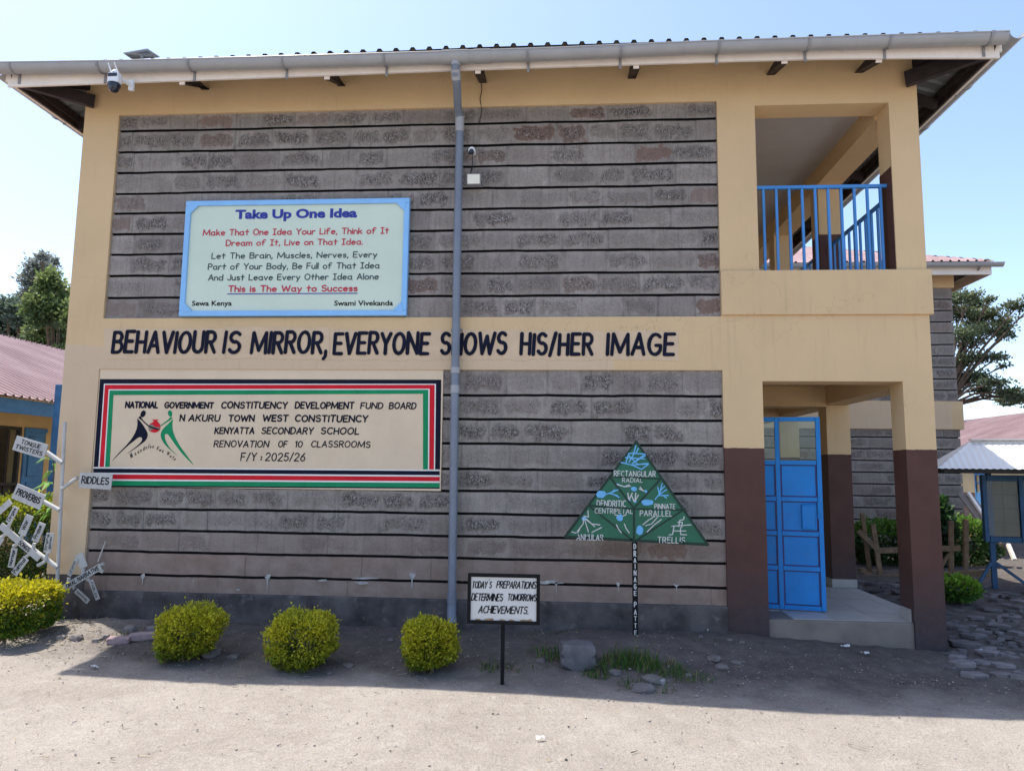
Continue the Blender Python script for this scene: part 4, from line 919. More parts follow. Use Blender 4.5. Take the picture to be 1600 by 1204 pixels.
a = MB(); a.box(c0.x - .045, c0.x + .045, cy - .041, cy - .034, c0.z + .012, c0.z + .048); a.build('sensor_window', [MT['cam_dark']], cc, bevel=.002)
a = MB(); a.lathe((c0.x, cy, c0.z + .062), [(.032, 0), (.03, .02), (.016, .034), (0, .036)], 14); a.tube([(c0.x + .02, cy + .03, c0.z + .03), (c0.x + .06, -.53, c0.z + .03)], .018, 10); a.box(c0.x + .035, c0.x + .085, -.53, -.502, c0.z - .02, c0.z + .09); a.build('bracket', [MT['cam_white']], cc, smooth=True)
for u0, v0, u1, v1 in ((175, 117, 169, 98), (186, 117, 178.5, 97.5)):
    a = MB(); p0, p1 = at(u0, v0, cy + .0), at(u1, v1, cy - .02); a.tube([p0, p1], [.0075, .005], 8); a.build('aerial', [MT['cam_white']], cc, smooth=True)

# small solar panel on the roof edge, seen from below
y0_ = -0.42
P_ = [at(193, 84, y0_ - .06), at(207, 93.5, y0_ + .05), at(250, 90, y0_ + .12), at(231, 77.5, y0_ + .02)]
sp = thing('solar_panel', 'small solar panel propped on the roof edge above the dome camera', 'solar panel', (P_[0] + P_[2]) / 2)
nrm = (P_[1] - P_[0]).cross(P_[3] - P_[0]).normalized()
mid = sum(P_, Vector()) / 4
if nrm.dot(Vector(CAM_C) - mid) < 0: nrm = -nrm; P_ = P_[::-1]
a = MB(); a.prism(P_, nrm, .014); a.build('panel', [MT['gutter']], sp)
a = MB()
for k0, k1 in ((0.12, 0.42), (0.58, 0.9)):
    q0, q1, q2, q3 = [P_[0].lerp(P_[1], k0), P_[0].lerp(P_[1], k1), P_[3].lerp(P_[2], k1), P_[3].lerp(P_[2], k0)]
    a.prism([q0.lerp(q3, .1) + nrm * .004, q1.lerp(q2, .1) + nrm * .004, q1.lerp(q2, .9) + nrm * .004, q0.lerp(q3, .9) + nrm * .004], nrm, .003)
a.build('backing_plate', [MT['pipe']], sp)
a = MB(); a.tube([mid + nrm * .012, mid + nrm * .05 + Vector((.02, .02, -.05)), Vector((mid.x + .03, -.36, 5.84))], .014, 8); a.build('bracket', [MT['steel']], sp, smooth=True)

# small wall camera and floodlight beside the downpipe
c = at(737, 236, -.05); wc = thing('wall_camera', 'small round black and white camera on the stone beside the downpipe', 'camera', c)
a = MB(); a.lathe((c.x, .03, c.z + .02), [(0, .09), (.035, .088), (.038, .06), (.038, .0)], 16, axis=(0, -1, -.15)); a.build('base', [MT['cam_white']], wc, smooth=True)
a = MB(); a.tube([(c.x, -.05, c.z + .0), (c.x, -.085, c.z - .02)], [.026, .024], 14); a.lathe((c.x, -.075, c.z - .018), [(.027, 0), (.027, -.022), (0, -.024)], 14); a.build('head', [MT['cam_dark']], wc, smooth=True)
a = MB(); a.tube([(c.x + .01, -.06, c.z - .035), (c.x + .006, -.02, c.z - .10), (c.x - .002, .014, c.z - .16), (c.x - .012, -.01, c.z - .22)], .005, 6); a.build('cable', [MT['cam_dark']], wc)
c = at(740.5, 280.5, -.09); fl = thing('floodlight', 'square pale floodlight in a grey case on the stone below the small camera', 'lamp', c)
a = MB(); up = Vector((0, -.18, 1)).normalized(); nn = Vector((0, -1, -.18)).normalized()
a.obox(c, XV * .072, nn * -.022, up * .056); cs = a.build('housing', [MT['steel']], fl, bevel=.006)
a = MB(); a.obox(c + nn * .0235, XV * .062, nn * -.002, up * .047); a.build('glass_front', [MT['lamp_glass']], fl)
a = MB(); a.bar(c + Vector((-.078, .0, 0)), c + Vector((-.078, .118, -.02)), .006, .02); a.bar(c + Vector((.078, .0, 0)), c + Vector((.078, .118, -.02)), .006, .02); a.box(c.x - .08, c.x + .08, .022, .030, c.z - .035, c.z - .01); a.build('bracket', [MT['steel']], fl)

# small black-framed sign on a post
YS = -1.43; q = lambda u, v: at(u, v, YS)
sx0, sx1 = (q(731, 897).x + q(730, 974).x) / 2, (q(844, 896).x + q(843, 975).x) / 2; sz0, sz1 = q(787, 974.5).z, q(787, 896).z
fx = q(785, 1000).x
sg = thing('motto_sign', 'small white hand painted sign about preparations in a black frame on a post', 'sign', (fx, YS, gz(fx, YS)))
a = MB(); a.box(sx0 + .015, sx1 - .015, YS, YS + .012, sz0 + .015, sz1 - .015); pn = a.build('panel', [MT['sign_white']], sg)
a = MB(); f_ = .026
for x0_, x1_, z0_, z1_ in ((sx0, sx1, sz1 - f_, sz1), (sx0, sx1, sz0, sz0 + f_), (sx0, sx0 + f_, sz0 + f_, sz1 - f_), (sx1 - f_, sx1, sz0 + f_, sz1 - f_)): a.box(x0_, x1_, YS - .012, YS + .022, z0_, z1_)
a.build('frame', [MT['black']], sg, bevel=.003)
a = MB(); a.box(fx - .014, fx + .014, YS + .0225, YS + .05, gz(fx, YS) - .3, sz1 - .03); a.build('post', [MT['black']], sg, bevel=.003)
a = MB(); br = Brush(a, 0, 0)
def sz_(x, y): return 700 + x / 3.333, 860 + y / 3.333
for tx_, x0_, x1_, y0_, y1_ in (('TODAY', 122, 208, 158, 196), ("'", 208, 216, 150, 172), ('S', 213, 231, 160, 196), ('PREPARATIONS', 250, 464, 158, 197), ('DETERMINES', 119, 290, 222, 262), ('TOMORROWS', 308, 465, 224, 262), ('ACHIEVEMENTS.', 156, 425, 287, 328)):
    u0, v0 = sz_(x0_, y0_); u1, v1 = sz_(x1_, y1_); br.px(tx_, u0, u1, v0, v1, YS - .002, wt=.13, slant=.26, gap=.2, jit=.02, wob=.1)
a.build('lettering', [MT['black']], pn)
a = MB()
for x_, wd_, h_ in ((.06, .05, .018), (.13, .09, .03), (.24, .06, .014), (.32, .05, .024), (.40, .09, .02), (.47, .04, .03)):
    n_ = 7; a.face([(sx0 + x_ + wd_ / 2 + wd_ / 2 * math.cos(k * 6.283 / n_) * random.uniform(.7, 1.1), YS - .0015, max(sz0 + f_ - .004, sz0 + f_ + .004 + h_ / 2 * math.sin(k * 6.283 / n_) * random.uniform(.6, 1.2))) for k in range(n_)], 0)
a.build('rust_stain', [M('rust_stain_brown', (.30, .20, .12), .9, .3, 20)], pn)

# triangular drainage-pattern sign on a lettered pole
YD = -0.35; q = lambda u, v: at(u, v, YD)
foot = q(993, 990)
ds = thing('drainage_sign', 'dark green triangular sign of drainage patterns on a lettered black pole', 'sign', (foot.x, YD, gz(foot.x, YD)))
A_, L_, R_ = q(993, 689), q(883.5, 839.5), q(1106.5, 851.5)
a = MB(); a.prism([L_, R_, A_], (0, -1, 0), .008); tri = a.build('board', [MT['board_green']], ds)
a = MB(); br = Brush(a, 0, .0015)
def dq(x, y): return q(870 + x / 3.648, 670 + y / 3.648)
def dl(pts, w, m): br.m = m; br.stroke([(p_.x, p_.z) for p_ in (dq(*k) for k in pts)], w, Vector((0, YD, 0)), XV, ZV, .1)
apex, le, re = (453, 72), (48, 612), (860, 658)
for p_ in ([apex, le], [le, re], [re, apex]): dl(p_, .024, 0)
for p_ in ([(300, 270), (592, 283)], [(300, 270), (440, 450)], [(592, 283), (440, 450)], [(440, 450), (440, 640)], [(180, 435), (440, 455)], [(440, 455), (722, 460)], [(180, 435), (435, 635)], [(722, 460), (448, 637)]): dl(p_, .018, 0)
for tx_, x0_, x1_, y0_, y1_ in (('RECTANGULAR', 324, 565, 236, 270), ('RADIAL', 371, 491, 276, 304), ('DENDRITIC', 226, 396, 404, 442), ('CENTRIPETAL', 215, 434, 449, 480), ('PINNATE', 556, 677, 424, 455), ('PARALLEL', 472, 661, 461, 496), ('ANNULAR', 112, 266, 597, 633), ('TRELLIS', 573, 733, 612, 649)):
    br.m = 1; p0 = dq(x0_, y1_); p1 = dq(x1_, y1_); t0 = dq(x0_, y0_); br.word(tx_, (p0.x, YD, p0.z), XV, ZV, p1.x - p0.x, t0.z - p0.z, wt=.13, slant=.05, gap=.27, jit=.015, wob=.1)
for p_ in ([(450, 95), (440, 135), (412, 140)], [(465, 110), (452, 135)], [(410, 138), (502, 142)], [(410, 138), (395, 190)], [(440, 140), (412, 188)], [(502, 145), (430, 195)], [(392, 162), (500, 170)], [(366, 190), (430, 205), (480, 228)], [(410, 150), (460, 200), (522, 200)], [(522, 200), (482, 230)], [(430, 196), (505, 150)], [(425, 205), (520, 196)]): dl(p_, .011, 2)
for p_ in ([(345, 315), (385, 328), (420, 325)], [(385, 328), (412, 318)], [(470, 340), (490, 350), (510, 355)], [(475, 330), (490, 350)], [(405, 365), (410, 400)], [(430, 365), (412, 402)], [(450, 365), (445, 412)], [(465, 375), (445, 412)], [(425, 375), (440, 412)]): dl(p_, .010, 1)
def blob(cx, cy, rx, ry, m):
    br.k = (br.k + 1) % 24
    P_ = [dq(cx + rx * math.cos(-k * .4488) * random.uniform(.8, 1.1), cy + ry * math.sin(-k * .4488) * random.uniform(.8, 1.1)) for k in range(14)]
    a.face([(p_.x, YD - .0016 - br.k * .00006, p_.z) for p_ in P_], m)
for b_ in ((440, 340, 18, 14), (252, 372, 30, 22), (518, 418, 38, 18), (360, 505, 20, 20), (472, 577, 22, 28), (155, 510, 15, 12), (345, 316, 10, 8), (508, 355, 9, 9), (413, 405, 8, 9), (447, 412, 8, 9)): blob(*b_, 2)
for p_ in ([(285, 370), (310, 362), (350, 345)], [(300, 366), (345, 378)], [(310, 362), (330, 345)], [(315, 368), (355, 388)], [(560, 400), (585, 370), (600, 310)], [(585, 370), (575, 330)], [(590, 350), (615, 325)], [(580, 378), (635, 378)], [(585, 372), (625, 345)], [(600, 375), (625, 392)]): dl(p_, .010, 2)
for p_ in ([(340, 545), (352, 570), (368, 590)], [(385, 540), (395, 565), (412, 590)], [(330, 487), (350, 492)], [(395, 486), (378, 495)], [(575, 500), (540, 540), (505, 550)], [(595, 515), (555, 545), (515, 585)], [(560, 495), (520, 520), (490, 545)], [(155, 505), (150, 540), (115, 585)], [(160, 520), (180, 585)], [(165, 515), (200, 540), (245, 545)], [(155, 495), (180, 500), (178, 465)], [(170, 512), (215, 555)], [(120, 590), (130, 570)], [(255, 560), (200, 588)], [(85, 585), (110, 592)]): dl(p_, .009, 1)
for p_ in ([(695, 555), (700, 520), (722, 515), (725, 500)], [(655, 553), (765, 545)], [(668, 555), (660, 600), (640, 602)], [(705, 560), (705, 600), (740, 602)], [(668, 580), (735, 580)], [(690, 530), (715, 530), (712, 560)]): dl(p_, .009, 1)
a.build('lettering', [MT['dark_green'], MT['sign_white'], MT['map_blue']], tri)
a = MB(); hw = .0245; pz1 = q(993, 846).z
a.box(foot.x - hw, foot.x + hw, YD + .0, YD + .018, gz(foot.x, YD) - .3, pz1 - .006); a.box(foot.x - hw * .8, foot.x + hw * .8, YD + .009, YD + .028, pz1 - .006, A_.z - .15)
po = a.build('pole', [MT['black']], ds, bevel=.002)
a = MB(); br = Brush(a, 0, .001); vv = 857.0
for ch, v0, v1 in zip('DRAINAGEPATTERN', (849, 859.5, 871, 880.5, 890.5, 900.5, 911, 922, 939, 951.5, 962, 973, 984, 994, 1004), (857.5, 869, 879, 888.5, 899, 909, 920, 930, 948, 960, 970, 981, 992, 1002, 1011)):
    z0_, z1_ = q(993, v1).z, q(993, v0).z; wd_ = .026 if ch != 'I' else .006
    br.word(ch, (foot.x - wd_ / 2, YD - .001, z0_), XV, ZV, wd_, z1_ - z0_, wt=.17, jit=.03)
a.build('lettering', [MT['sign_white']], po)

# white finger-post tree of oral literature signs
YP = -0.12
po_b = at(86, 975, YP); po_t = at(101.5, 659, YP)
ft = thing('finger_post', 'thin white pole carrying hand lettered word plates on tilted branches', 'signpost', (po_b.x, YP, gz(po_b.x, YP)))
a = MB(); a.tube([(po_b.x, YP, gz(po_b.x, YP) - .2), (po_b.x, YP, po_b.z + .1), po_b.lerp(po_t, .5), po_t], .017, 10); a.build('pole', [MT['post_white']], ft, smooth=True)
def plate(u, v, ang, L, H, lines, y=YP - .05, wt=.15, name='plate', lower=False, fill=.8, white='post_white'):
    """tilted sign plate centred on (u, v); ang in degrees in the picture plane, L x H in photo pixels"""
    k = (y + 7.2) / FPX; c_ = at(u, v, y); e1 = Vector((math.cos(R(ang)), 0, math.sin(R(ang)))); e2 = Vector((-e1.z, 0, e1.x)); a = MB()
    a.obox(c_ + Vector((0, .004, 0)), e1 * L * k / 2, Vector((0, .004, 0)), e2 * H * k / 2); pl = a.build(name, [MT[white]], ft)
    if lines:
        a = MB(); b_ = Brush(a, 0, .001); n_ = len(lines); hh = H * k * fill / n_
        for i, (tx_, fr) in enumerate(lines):
            ww = L * k * fr; o_ = c_ - e1 * ww / 2 + e2 * (H * k * fill / 2 - (i + 1) * hh + hh * .14); o_.y = y - .001
            if lower: b_.word(tx_, o_ + e2 * hh * .12, e1, e2, ww, hh * .75, wt=wt, jit=.03, gap=.2)
            else: b_.word(tx_, o_, e1, e2, ww, hh * .78, wt=wt, slant=.05, gap=.25, jit=.04, wob=.1)
        a.build('lettering', [MT['black']], pl)
    return pl
def arm(u0, v0, u1, v1, w=7, y=YP - .02, name='branch', r=None):
    k = (y + 7.2) / FPX; a = MB(); a.tube([at(u0, v0, y), at(u1, v1, y)], (w / 2) * k if r is None else r, 10); return a.build(name, [MT['post_white']], ft, smooth=True)
arm(97, 723, 73, 706); plate(47, 698.5, -15, 57, 24, [('TONGUE', .62), ('TWISTERS', .86)])
arm(97, 763, 121, 746, 6); plate(149, 751, -2.5, 55, 25, [('RIDDLES', .86)], fill=.62)
arm(93, 797, 68, 783); plate(44.5, 775.5, -20.5, 53, 25, [('PROVERBS', .84)], fill=.58)
arm(90, 886, 24, 838, 7); plate(14, 832, -36, 40, 11, []); plate(38, 853, -36, 66, 10.5, [('SONGS', .36)], y=YP - .06, fill=.9, name='branch_board')
def stub(u0, v0, u1, v1): arm(u0, v0, u1, v1, 5.5, YP - .035, 'stub')
stub(12, 826, 16, 815); plate(19, 804, 65, 28, 10, [('Dirges', .8)], lower=True)
stub(33, 843, 36, 828); plate(40, 820, 70, 33, 13, [('War', .5)], lower=True)
stub(50, 862, 54, 848); plate(60, 831, 70, 31, 12, [('Praise', .72)], lower=True)
stub(72, 876, 74, 863); plate(76, 847.5, 85, 31, 13, [('Singing', .8), ('games', .62)], lower=True, fill=.95)
stub(32, 846, 21, 853); plate(19.5, 871, 83, 31, 10, [('Marriage', .8)], lower=True)
stub(52, 862, 41, 869); plate(31, 884, 54, 32, 11.5, [('Political', .85)], lower=True)
stub(72, 876, 59, 883); stub(10, 833, 0, 841); plate(-3, 848, 60, 20, 10, []); plate(6, 792, 42, 28, 10, [])
arm(89, 925, 162, 880, 5.5, YP - .02); plate(129, 901, 31, 66, 10.5, [('ORAL NARRATIVE', .92)], y=YP - .06, name='branch_board', fill=.9)
stub(106, 914, 108, 902); plate(113.5, 886, 69, 28, 6, [('LEGEND', .8)], y=YP - .06, fill=.8)
stub(129, 898, 131, 887); plate(127, 875.5, 115, 24, 13, [], y=YP - .045)
stub(113, 915, 117, 919); plate(128, 931, -38, 28, 8, [('MYTHS', .8)], fill=.7)
stub(132, 901, 140, 906.5); plate(147, 921, -64, 33, 7, [('FABLES', .8)], fill=.7)
stub(151, 888, 161, 893); arm(153, 877, 165, 845, 2, YP - .02, 'twig')

def atx(u, v, x):
    d = CAM_R.T @ np.array([(u - 800) / FPX, (602 - v) / FPX, 1.0]); return Vector(CAM_C + d * (x - CAM_C[0]) / d[0])
def atg(u, v):
    """ground point under a photo pixel"""
    z = 0.05; p = None
    for _ in range(8):
        d = CAM_R.T @ np.array([(u - 800) / FPX, (602 - v) / FPX, 1.0]); p = CAM_C + d * (z - CAM_C[2]) / d[2]; z = gz(p[0], p[1])
    return Vector((p[0], p[1], z))

# ================================================================== leafy things
def leaves(c, n, size, shape, up_bias=0.3):
    """n leaf quads; shape(n) -> points and outward normals"""
    P, N = shape(n); n = len(P)
    D = N + rng.normal(0, .55, (n, 3)); D[:, 2] += up_bias; D /= np.linalg.norm(D, axis=1)[:, None]
    Rv = rng.normal(0, 1, (n, 3)); S = np.cross(D, Rv); S /= np.linalg.norm(S, axis=1)[:, None] + 1e-9
    nrm = np.cross(S, D); sz = size * rng.uniform(.6, 1.25, n)[:, None]
    V = np.stack([P, P + D * sz * .5 + S * sz * .30 + nrm * sz * .08, P + D * sz, P + D * sz * .5 - S * sz * .30 + nrm * sz * .08], 1)
    F = np.arange(n * 4).reshape(n, 4); return V.reshape(-1, 3), F, P
def fib(n):
    i = np.arange(n) + .5; ph = np.arccos(1 - 2 * i / n); th = np.pi * (1 + 5 ** .5) * i
    return np.stack([np.cos(th) * np.sin(ph), np.sin(th) * np.sin(ph), np.cos(ph)], 1)
def lump(d, seed, amp):
    return np.array([1 + amp * mn.noise((q[0] * 1.7 + seed, q[1] * 1.7, q[2] * 1.7)) + amp * .7 * mn.noise((q[0] * 4 + seed, q[1] * 4, q[2] * 4 + 9)) for q in d])
def bush(name, label, base, rx, ry, h, n, size, seed, gold, dark, mixtop, group=None, flat=1.0, amp=.16, cat='bush', foot=.04, lean=0.0, over=0.0):
    root = thing(name, label, cat, base, group)
    c = np.array(base) + np.array([0, 0, h / 2 + foot])
    def shp(n_):
        d = rng.normal(0, 1, (n_, 3)); d /= np.linalg.norm(d, axis=1)[:, None]
        r = lump(d, seed, amp) * (1 - .42 * rng.random(n_) ** 2.2)
        e = np.sign(d) * np.abs(d) ** flat
        k = np.clip((e[:, 2] + 1) / 2, 0, 1); w_ = 1 - over * (k - .55)
        P = np.stack([e[:, 0] * rx * w_ + lean * e[:, 2] * rx, e[:, 1] * ry * w_, e[:, 2] * h / 2], 1) * r[:, None]
        return c + P, d
    V, F, P = leaves(c, n, size, shp)
    sh = rng.random(n) < .05; V = V.reshape(-1, 4, 3); off = (P - c) * rng.uniform(.06, .16, (n, 1)); off[:, 2] += .01; V[sh] += off[sh][:, None]; V = V.reshape(-1, 3)
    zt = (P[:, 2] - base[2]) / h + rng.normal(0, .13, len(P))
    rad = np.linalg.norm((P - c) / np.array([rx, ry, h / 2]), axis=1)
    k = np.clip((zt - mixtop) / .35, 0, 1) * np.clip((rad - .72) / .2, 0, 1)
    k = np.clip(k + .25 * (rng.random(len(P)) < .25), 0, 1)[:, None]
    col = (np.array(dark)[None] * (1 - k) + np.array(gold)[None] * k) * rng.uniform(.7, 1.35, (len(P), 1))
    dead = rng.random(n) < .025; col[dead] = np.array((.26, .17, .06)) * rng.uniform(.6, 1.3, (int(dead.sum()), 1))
    np_mesh('foliage', V, F, MT['leaf'], col, root)
    st = MB()
    for i in range(9):
        a_ = random.uniform(0, 6.28); e = Vector((math.cos(a_) * rx * .55, math.sin(a_) * ry * .55, h * random.uniform(.45, .8)))
        b0 = Vector(base) + Vector((math.cos(a_) * .04, math.sin(a_) * .04, -.03)); st.tube([b0, b0 + e * .45 + Vector((0, 0, .05)), b0 + e], [.012, .008, .004], 6)
    st.build('stem', [MT['bark']], root, smooth=True)
    return root
GOLD, GREEN = (0.47, 0.46, 0.030), (0.080, 0.135, 0.016)
gb = 'round golden bushes along the foot of the wall'
def gbush(u, v, y, wpx, vtop, seed, label, **kw):
    b = atg(u, v); y = b.y; base = (b.x, y, b.z - .01); k = (y + 7.2) / FPX; h = (v - vtop) * k * 1.0
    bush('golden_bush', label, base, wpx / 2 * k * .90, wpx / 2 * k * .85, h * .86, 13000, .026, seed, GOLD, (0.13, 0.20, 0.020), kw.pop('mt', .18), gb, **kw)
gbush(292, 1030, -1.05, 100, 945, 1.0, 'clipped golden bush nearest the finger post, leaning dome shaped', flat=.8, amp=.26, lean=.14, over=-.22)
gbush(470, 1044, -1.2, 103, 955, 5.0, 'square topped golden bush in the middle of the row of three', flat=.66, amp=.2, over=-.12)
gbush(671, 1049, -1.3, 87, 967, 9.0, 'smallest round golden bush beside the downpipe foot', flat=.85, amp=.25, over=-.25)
b = atg(34, 1006)
bush('golden_bush', 'large golden topped hedge bush in the sun in front of the finger post', (b.x - .22, b.y + .12, b.z), .34, .34, .42, 13000, .036, 14.0, (0.50, 0.46, 0.02), (0.075, 0.155, 0.020), .62, None, flat=.6, amp=.1, foot=.08)
b = at(36, 930, 1.9)
bush('hedge_bush', 'tall dark green bush with bright tips between the left block and the finger post', (b.x, 1.9, gz(b.x, 1.9)), .55, .5, 1.12, 12000, .05, 20.0, (0.36, 0.40, 0.03), (0.030, 0.075, 0.014), .72, None, flat=.65, amp=.14)
b = at(1500, 943, 1.75); bush('low_bush', 'low bright green bush beside the right veranda pillar among slabs', (b.x - .03, 1.75, gz(b.x, 1.75)), .215, .21, .27, 3000, .045, 25.0, (0.22, 0.38, 0.04), (0.06, 0.15, 0.025), .5, None, flat=.9, amp=.2)
b = at(1378, 885, 5.2); bush('low_bush', 'green shrub growing behind the broken timber frame, seen through the veranda', (b.x, 5.2, gz(b.x, 5.2) - .03), .50, .4, .66, 4000, .07, 31.0, (0.10, 0.21, 0.03), (0.03, 0.075, 0.02), .55, None, flat=.8, amp=.22)
b = at(1502, 880, 5.4); bush('low_bush', 'wide green shrub beyond the broken timber frame right of the veranda', (b.x, 5.4, gz(b.x, 5.4) - .03), .50, .4, .72, 4200, .07, 37.0, (0.12, 0.23, 0.03), (0.035, 0.08, 0.02), .55, None, flat=.8, amp=.22)
b = at(1462, 868, 5.0); bush('low_bush', 'dark spiky shrub against the stone of the second block', (b.x, 5.0, gz(b.x, 5.0)), .22, .2, 1.05, 1200, .14, 41.0, (0.05, 0.12, 0.03), (0.02, 0.05, 0.02), .6, None, flat=.9, amp=.25)
# long-leaved plant beside the blue post
b = at(84, 890, 1.2); lp_ = thing('leafy_sapling', 'thin sapling with long drooping leaves at the corner of the building', 'plant', (b.x, 1.2, gz(b.x, 1.2)))
st = MB(); top = at(84, 720, 1.2); st.tube([(b.x, 1.2, gz(b.x, 1.2) - .02), ((b.x + top.x) / 2 + .03, 1.2, .8), top], [.014, .011, .006], 7); st.build('stem', [MT['bark']], lp_, smooth=True)
V = []; F = []; Cc = []
for i in range(34):
    f = random.uniform(.55, 1.02); o = Vector((b.x, 1.2, 0)).lerp(Vector((top.x, 1.2, 0)), f); o.z = gz(b.x, 1.2) + (top.z - gz(b.x, 1.2)) * f
    a_ = random.uniform(0, 6.28); L = random.uniform(.16, .28); d = Vector((math.cos(a_), math.sin(a_), random.uniform(-.3, .5))).normalized(); sd = d.cross(Vector((0, 0, 1))).normalized() * .026
    n0 = len(V); m1 = o + d * L * .5 + Vector((0, 0, .02)); e = o + d * L + Vector((0, 0, -.07)); V += [o, m1 + sd, e, m1 - sd]; F.append([n0, n0 + 1, n0 + 2, n0 + 3]); g_ = random.uniform(.7, 1.3); Cc.append((.13 * g_, .27 * g_, .05 * g_))
np_mesh('foliage', np.array([tuple(q) for q in V]), F, MT['leaf'], Cc, lp_)

# ------------------------------------------------------------------ grass, gravel, stones, litter
def blades(spots):
    V, F, C_ = [], [], []
    for (x, y, r, n, hm) in spots:
        for _ in range(n):
            a_ = random.uniform(0, 6.28); q = r * math.sqrt(random.random()); px, py = x + q * math.cos(a_), y + q * math.sin(a_) * .6; z = gz(px, py) - .01
            h = hm * random.uniform(.3, 1.1) * (1.5 if random.random() < .06 else 1); ln = random.uniform(0, 6.28); bend = h * random.uniform(.15, .7); w_ = random.uniform(.0022, .0048)
            d = Vector((math.cos(ln), math.sin(ln), 0)); sd = Vector((-d.y, d.x, 0)) * w_; b0 = Vector((px, py, z)); b1 = b0 + d * bend * .35 + Vector((0, 0, h * .6)); b2 = b0 + d * bend + Vector((0, 0, h * .95)); n0 = len(V)
            V += [b0 - sd, b0 + sd, b1 + sd * .8, b1 - sd * .8, b2 + sd * .15, b2 - sd * .15]; F += [[n0, n0 + 1, n0 + 2, n0 + 3], [n0 + 3, n0 + 2, n0 + 4, n0 + 5]]
            g_ = random.uniform(.6, 1.3); dry = random.random() < .24; c_ = (.28 * g_, .24 * g_, .11 * g_) if dry else (.075 * g_, .165 * g_, .035 * g_); C_ += [c_, c_]
    return V, F, C_
sp_ = []
for u, v, r, n, h in ((862, 1022, .12, 170, .15), (848, 1015, .12, 110, .12), (950, 1015, .14, 240, .15), (975, 1010, .16, 330, .19), (1000, 1012, .16, 340, .19), (1030, 1018, .17, 300, .16), (1062, 1026, .16, 200, .12), (1085, 1030, .15, 130, .09), (930, 1022, .1, 110, .12), (1010, 1030, .2, 200, .10), (770, 1038, .11, 80, .10), (812, 1046, .13, 80, .09), (760, 1046, .09, 50, .08), (725, 985, .25, 90, .05), (860, 990, .3, 120, .06), (205, 1000, .14, 60, .11), (180, 996, .1, 26, .14), (262, 1022, .1, 40, .06), (395, 1030, .12, 50, .06), (560, 1030, .2, 40, .05), (1130, 995, .3, 70, .05), (600, 985, .5, 70, .05), (350, 975, .5, 60, .06), (1096, 1000, .15, 60, .07)):
    p_ = atg(u, v); sp_.append((p_.x, p_.y, r * 1.15, int(n * .6), h * .62))
V, F, C_ = blades(sp_)
tag(np_mesh('grass', np.array([tuple(q) for q in V]), F, MT['grass'], C_), 'straggling green grass round the foot of the triangular sign', 'grass', kind='stuff')

OCT = np.array([(1, 0, 0), (-1, 0, 0), (0, 1, 0), (0, -1, 0), (0, 0, 1), (0, 0, -1)], float); OF = np.array([(0, 2, 4), (2, 1, 4), (1, 3, 4), (3, 0, 4), (2, 0, 5), (1, 2, 5), (3, 1, 5), (0, 3, 5)])
def pebbles(pos, sizes):
    n = len(pos); rot = rng.uniform(0, 6.28, n); v = OCT[None] * rng.uniform(.55, 1.2, (n, 6, 1)); v = v * np.stack([sizes, sizes * rng.uniform(.6, 1, n), sizes * rng.uniform(.3, .65, n)], 1)[:, None]
    c, s_ = np.cos(rot)[:, None], np.sin(rot)[:, None]; x = v[..., 0] * c - v[..., 1] * s_; y = v[..., 0] * s_ + v[..., 1] * c
    V = np.stack([x, y, v[..., 2]], -1) + pos[:, None]; F = (OF[None] + 6 * np.arange(n)[:, None, None]).reshape(-1, 3); return V.reshape(-1, 3), F
n1, n2 = 3600, 3000
px = np.concatenate([rng.uniform(-6.5, 6, n1), rng.uniform(-5.2, 5.8, n2)]); py = np.concatenate([rng.uniform(-5.6, -1.2, n1), -1.25 + rng.normal(0, .55, n2) * np.where(rng.random(n2) < .5, 1, .6) + .45])
keep = ~((py > -.06) & (px < 3.65)); px, py = px[keep], py[keep]
for u, v, n, r in ((1448, 1066, 130, .13), (900, 1036, 200, .30), (1000, 1038, 160, .35), (190, 1005, 160, .45), (1100, 1030, 120, .3)):
    q = atg(u, v); px = np.append(px, q.x + rng.normal(0, r, n)); py = np.append(py, q.y + rng.normal(0, r * .4, n))
sz_a = .003 + .010 * rng.random(len(px)) ** 3.5; sz_a[rng.random(len(px)) < .012] *= 1.9
pz = gh(px, py) + sz_a * .1 + .006
V, F = pebbles(np.stack([px, py, pz], 1), sz_a)
g_ = rng.uniform(.45, 1.5, len(px))[:, None] * np.array([[2.3, 2.15, 1.95]]); tag(np_mesh('gravel', V, F, MT['rock'], np.repeat(g_, 8, axis=0)), 'loose pebbles and grit scattered over the dusty yard', 'gravel', kind='stuff')
# dry twigs, straw and leaf litter
V, F, C_ = [], [], []
for i in range(1500):
    x = random.uniform(-6, 5.5); y = random.uniform(-5, -.1) if random.random() < .5 else random.gauss(-.9, .35)
    if i > 1000: x, y = random.gauss(-4.35, .42), random.gauss(-.62, .22)
    if y > -.08: continue
    a_ = random.uniform(0, 3.14); L = random.uniform(.01, .05) * (2.2 if random.random() < .07 else 1); w_ = random.uniform(.0015, .004); z = gz(x, y) + .012
    d = Vector((math.cos(a_), math.sin(a_), random.uniform(-.05, .12))) * L; s_ = Vector((-math.sin(a_), math.cos(a_), 0)) * w_; n0 = len(V); b0 = Vector((x, y, z))
    V += [b0 - s_, b0 + d - s_, b0 + d + s_ * .5, b0 + s_ + Vector((0, 0, .004))]; F.append([n0, n0 + 1, n0 + 2, n0 + 3]); k = random.uniform(.4, 1.3); C_.append((.38 * k, .31 * k, .21 * k) if random.random() < .7 else (.09 * k, .07 * k, .05 * k))
tag(np_mesh('dry_litter', np.array([tuple(q) for q in V]), F, MT['grass'], C_), 'dry twigs and straw scattered on the yard', 'litter', kind='stuff')

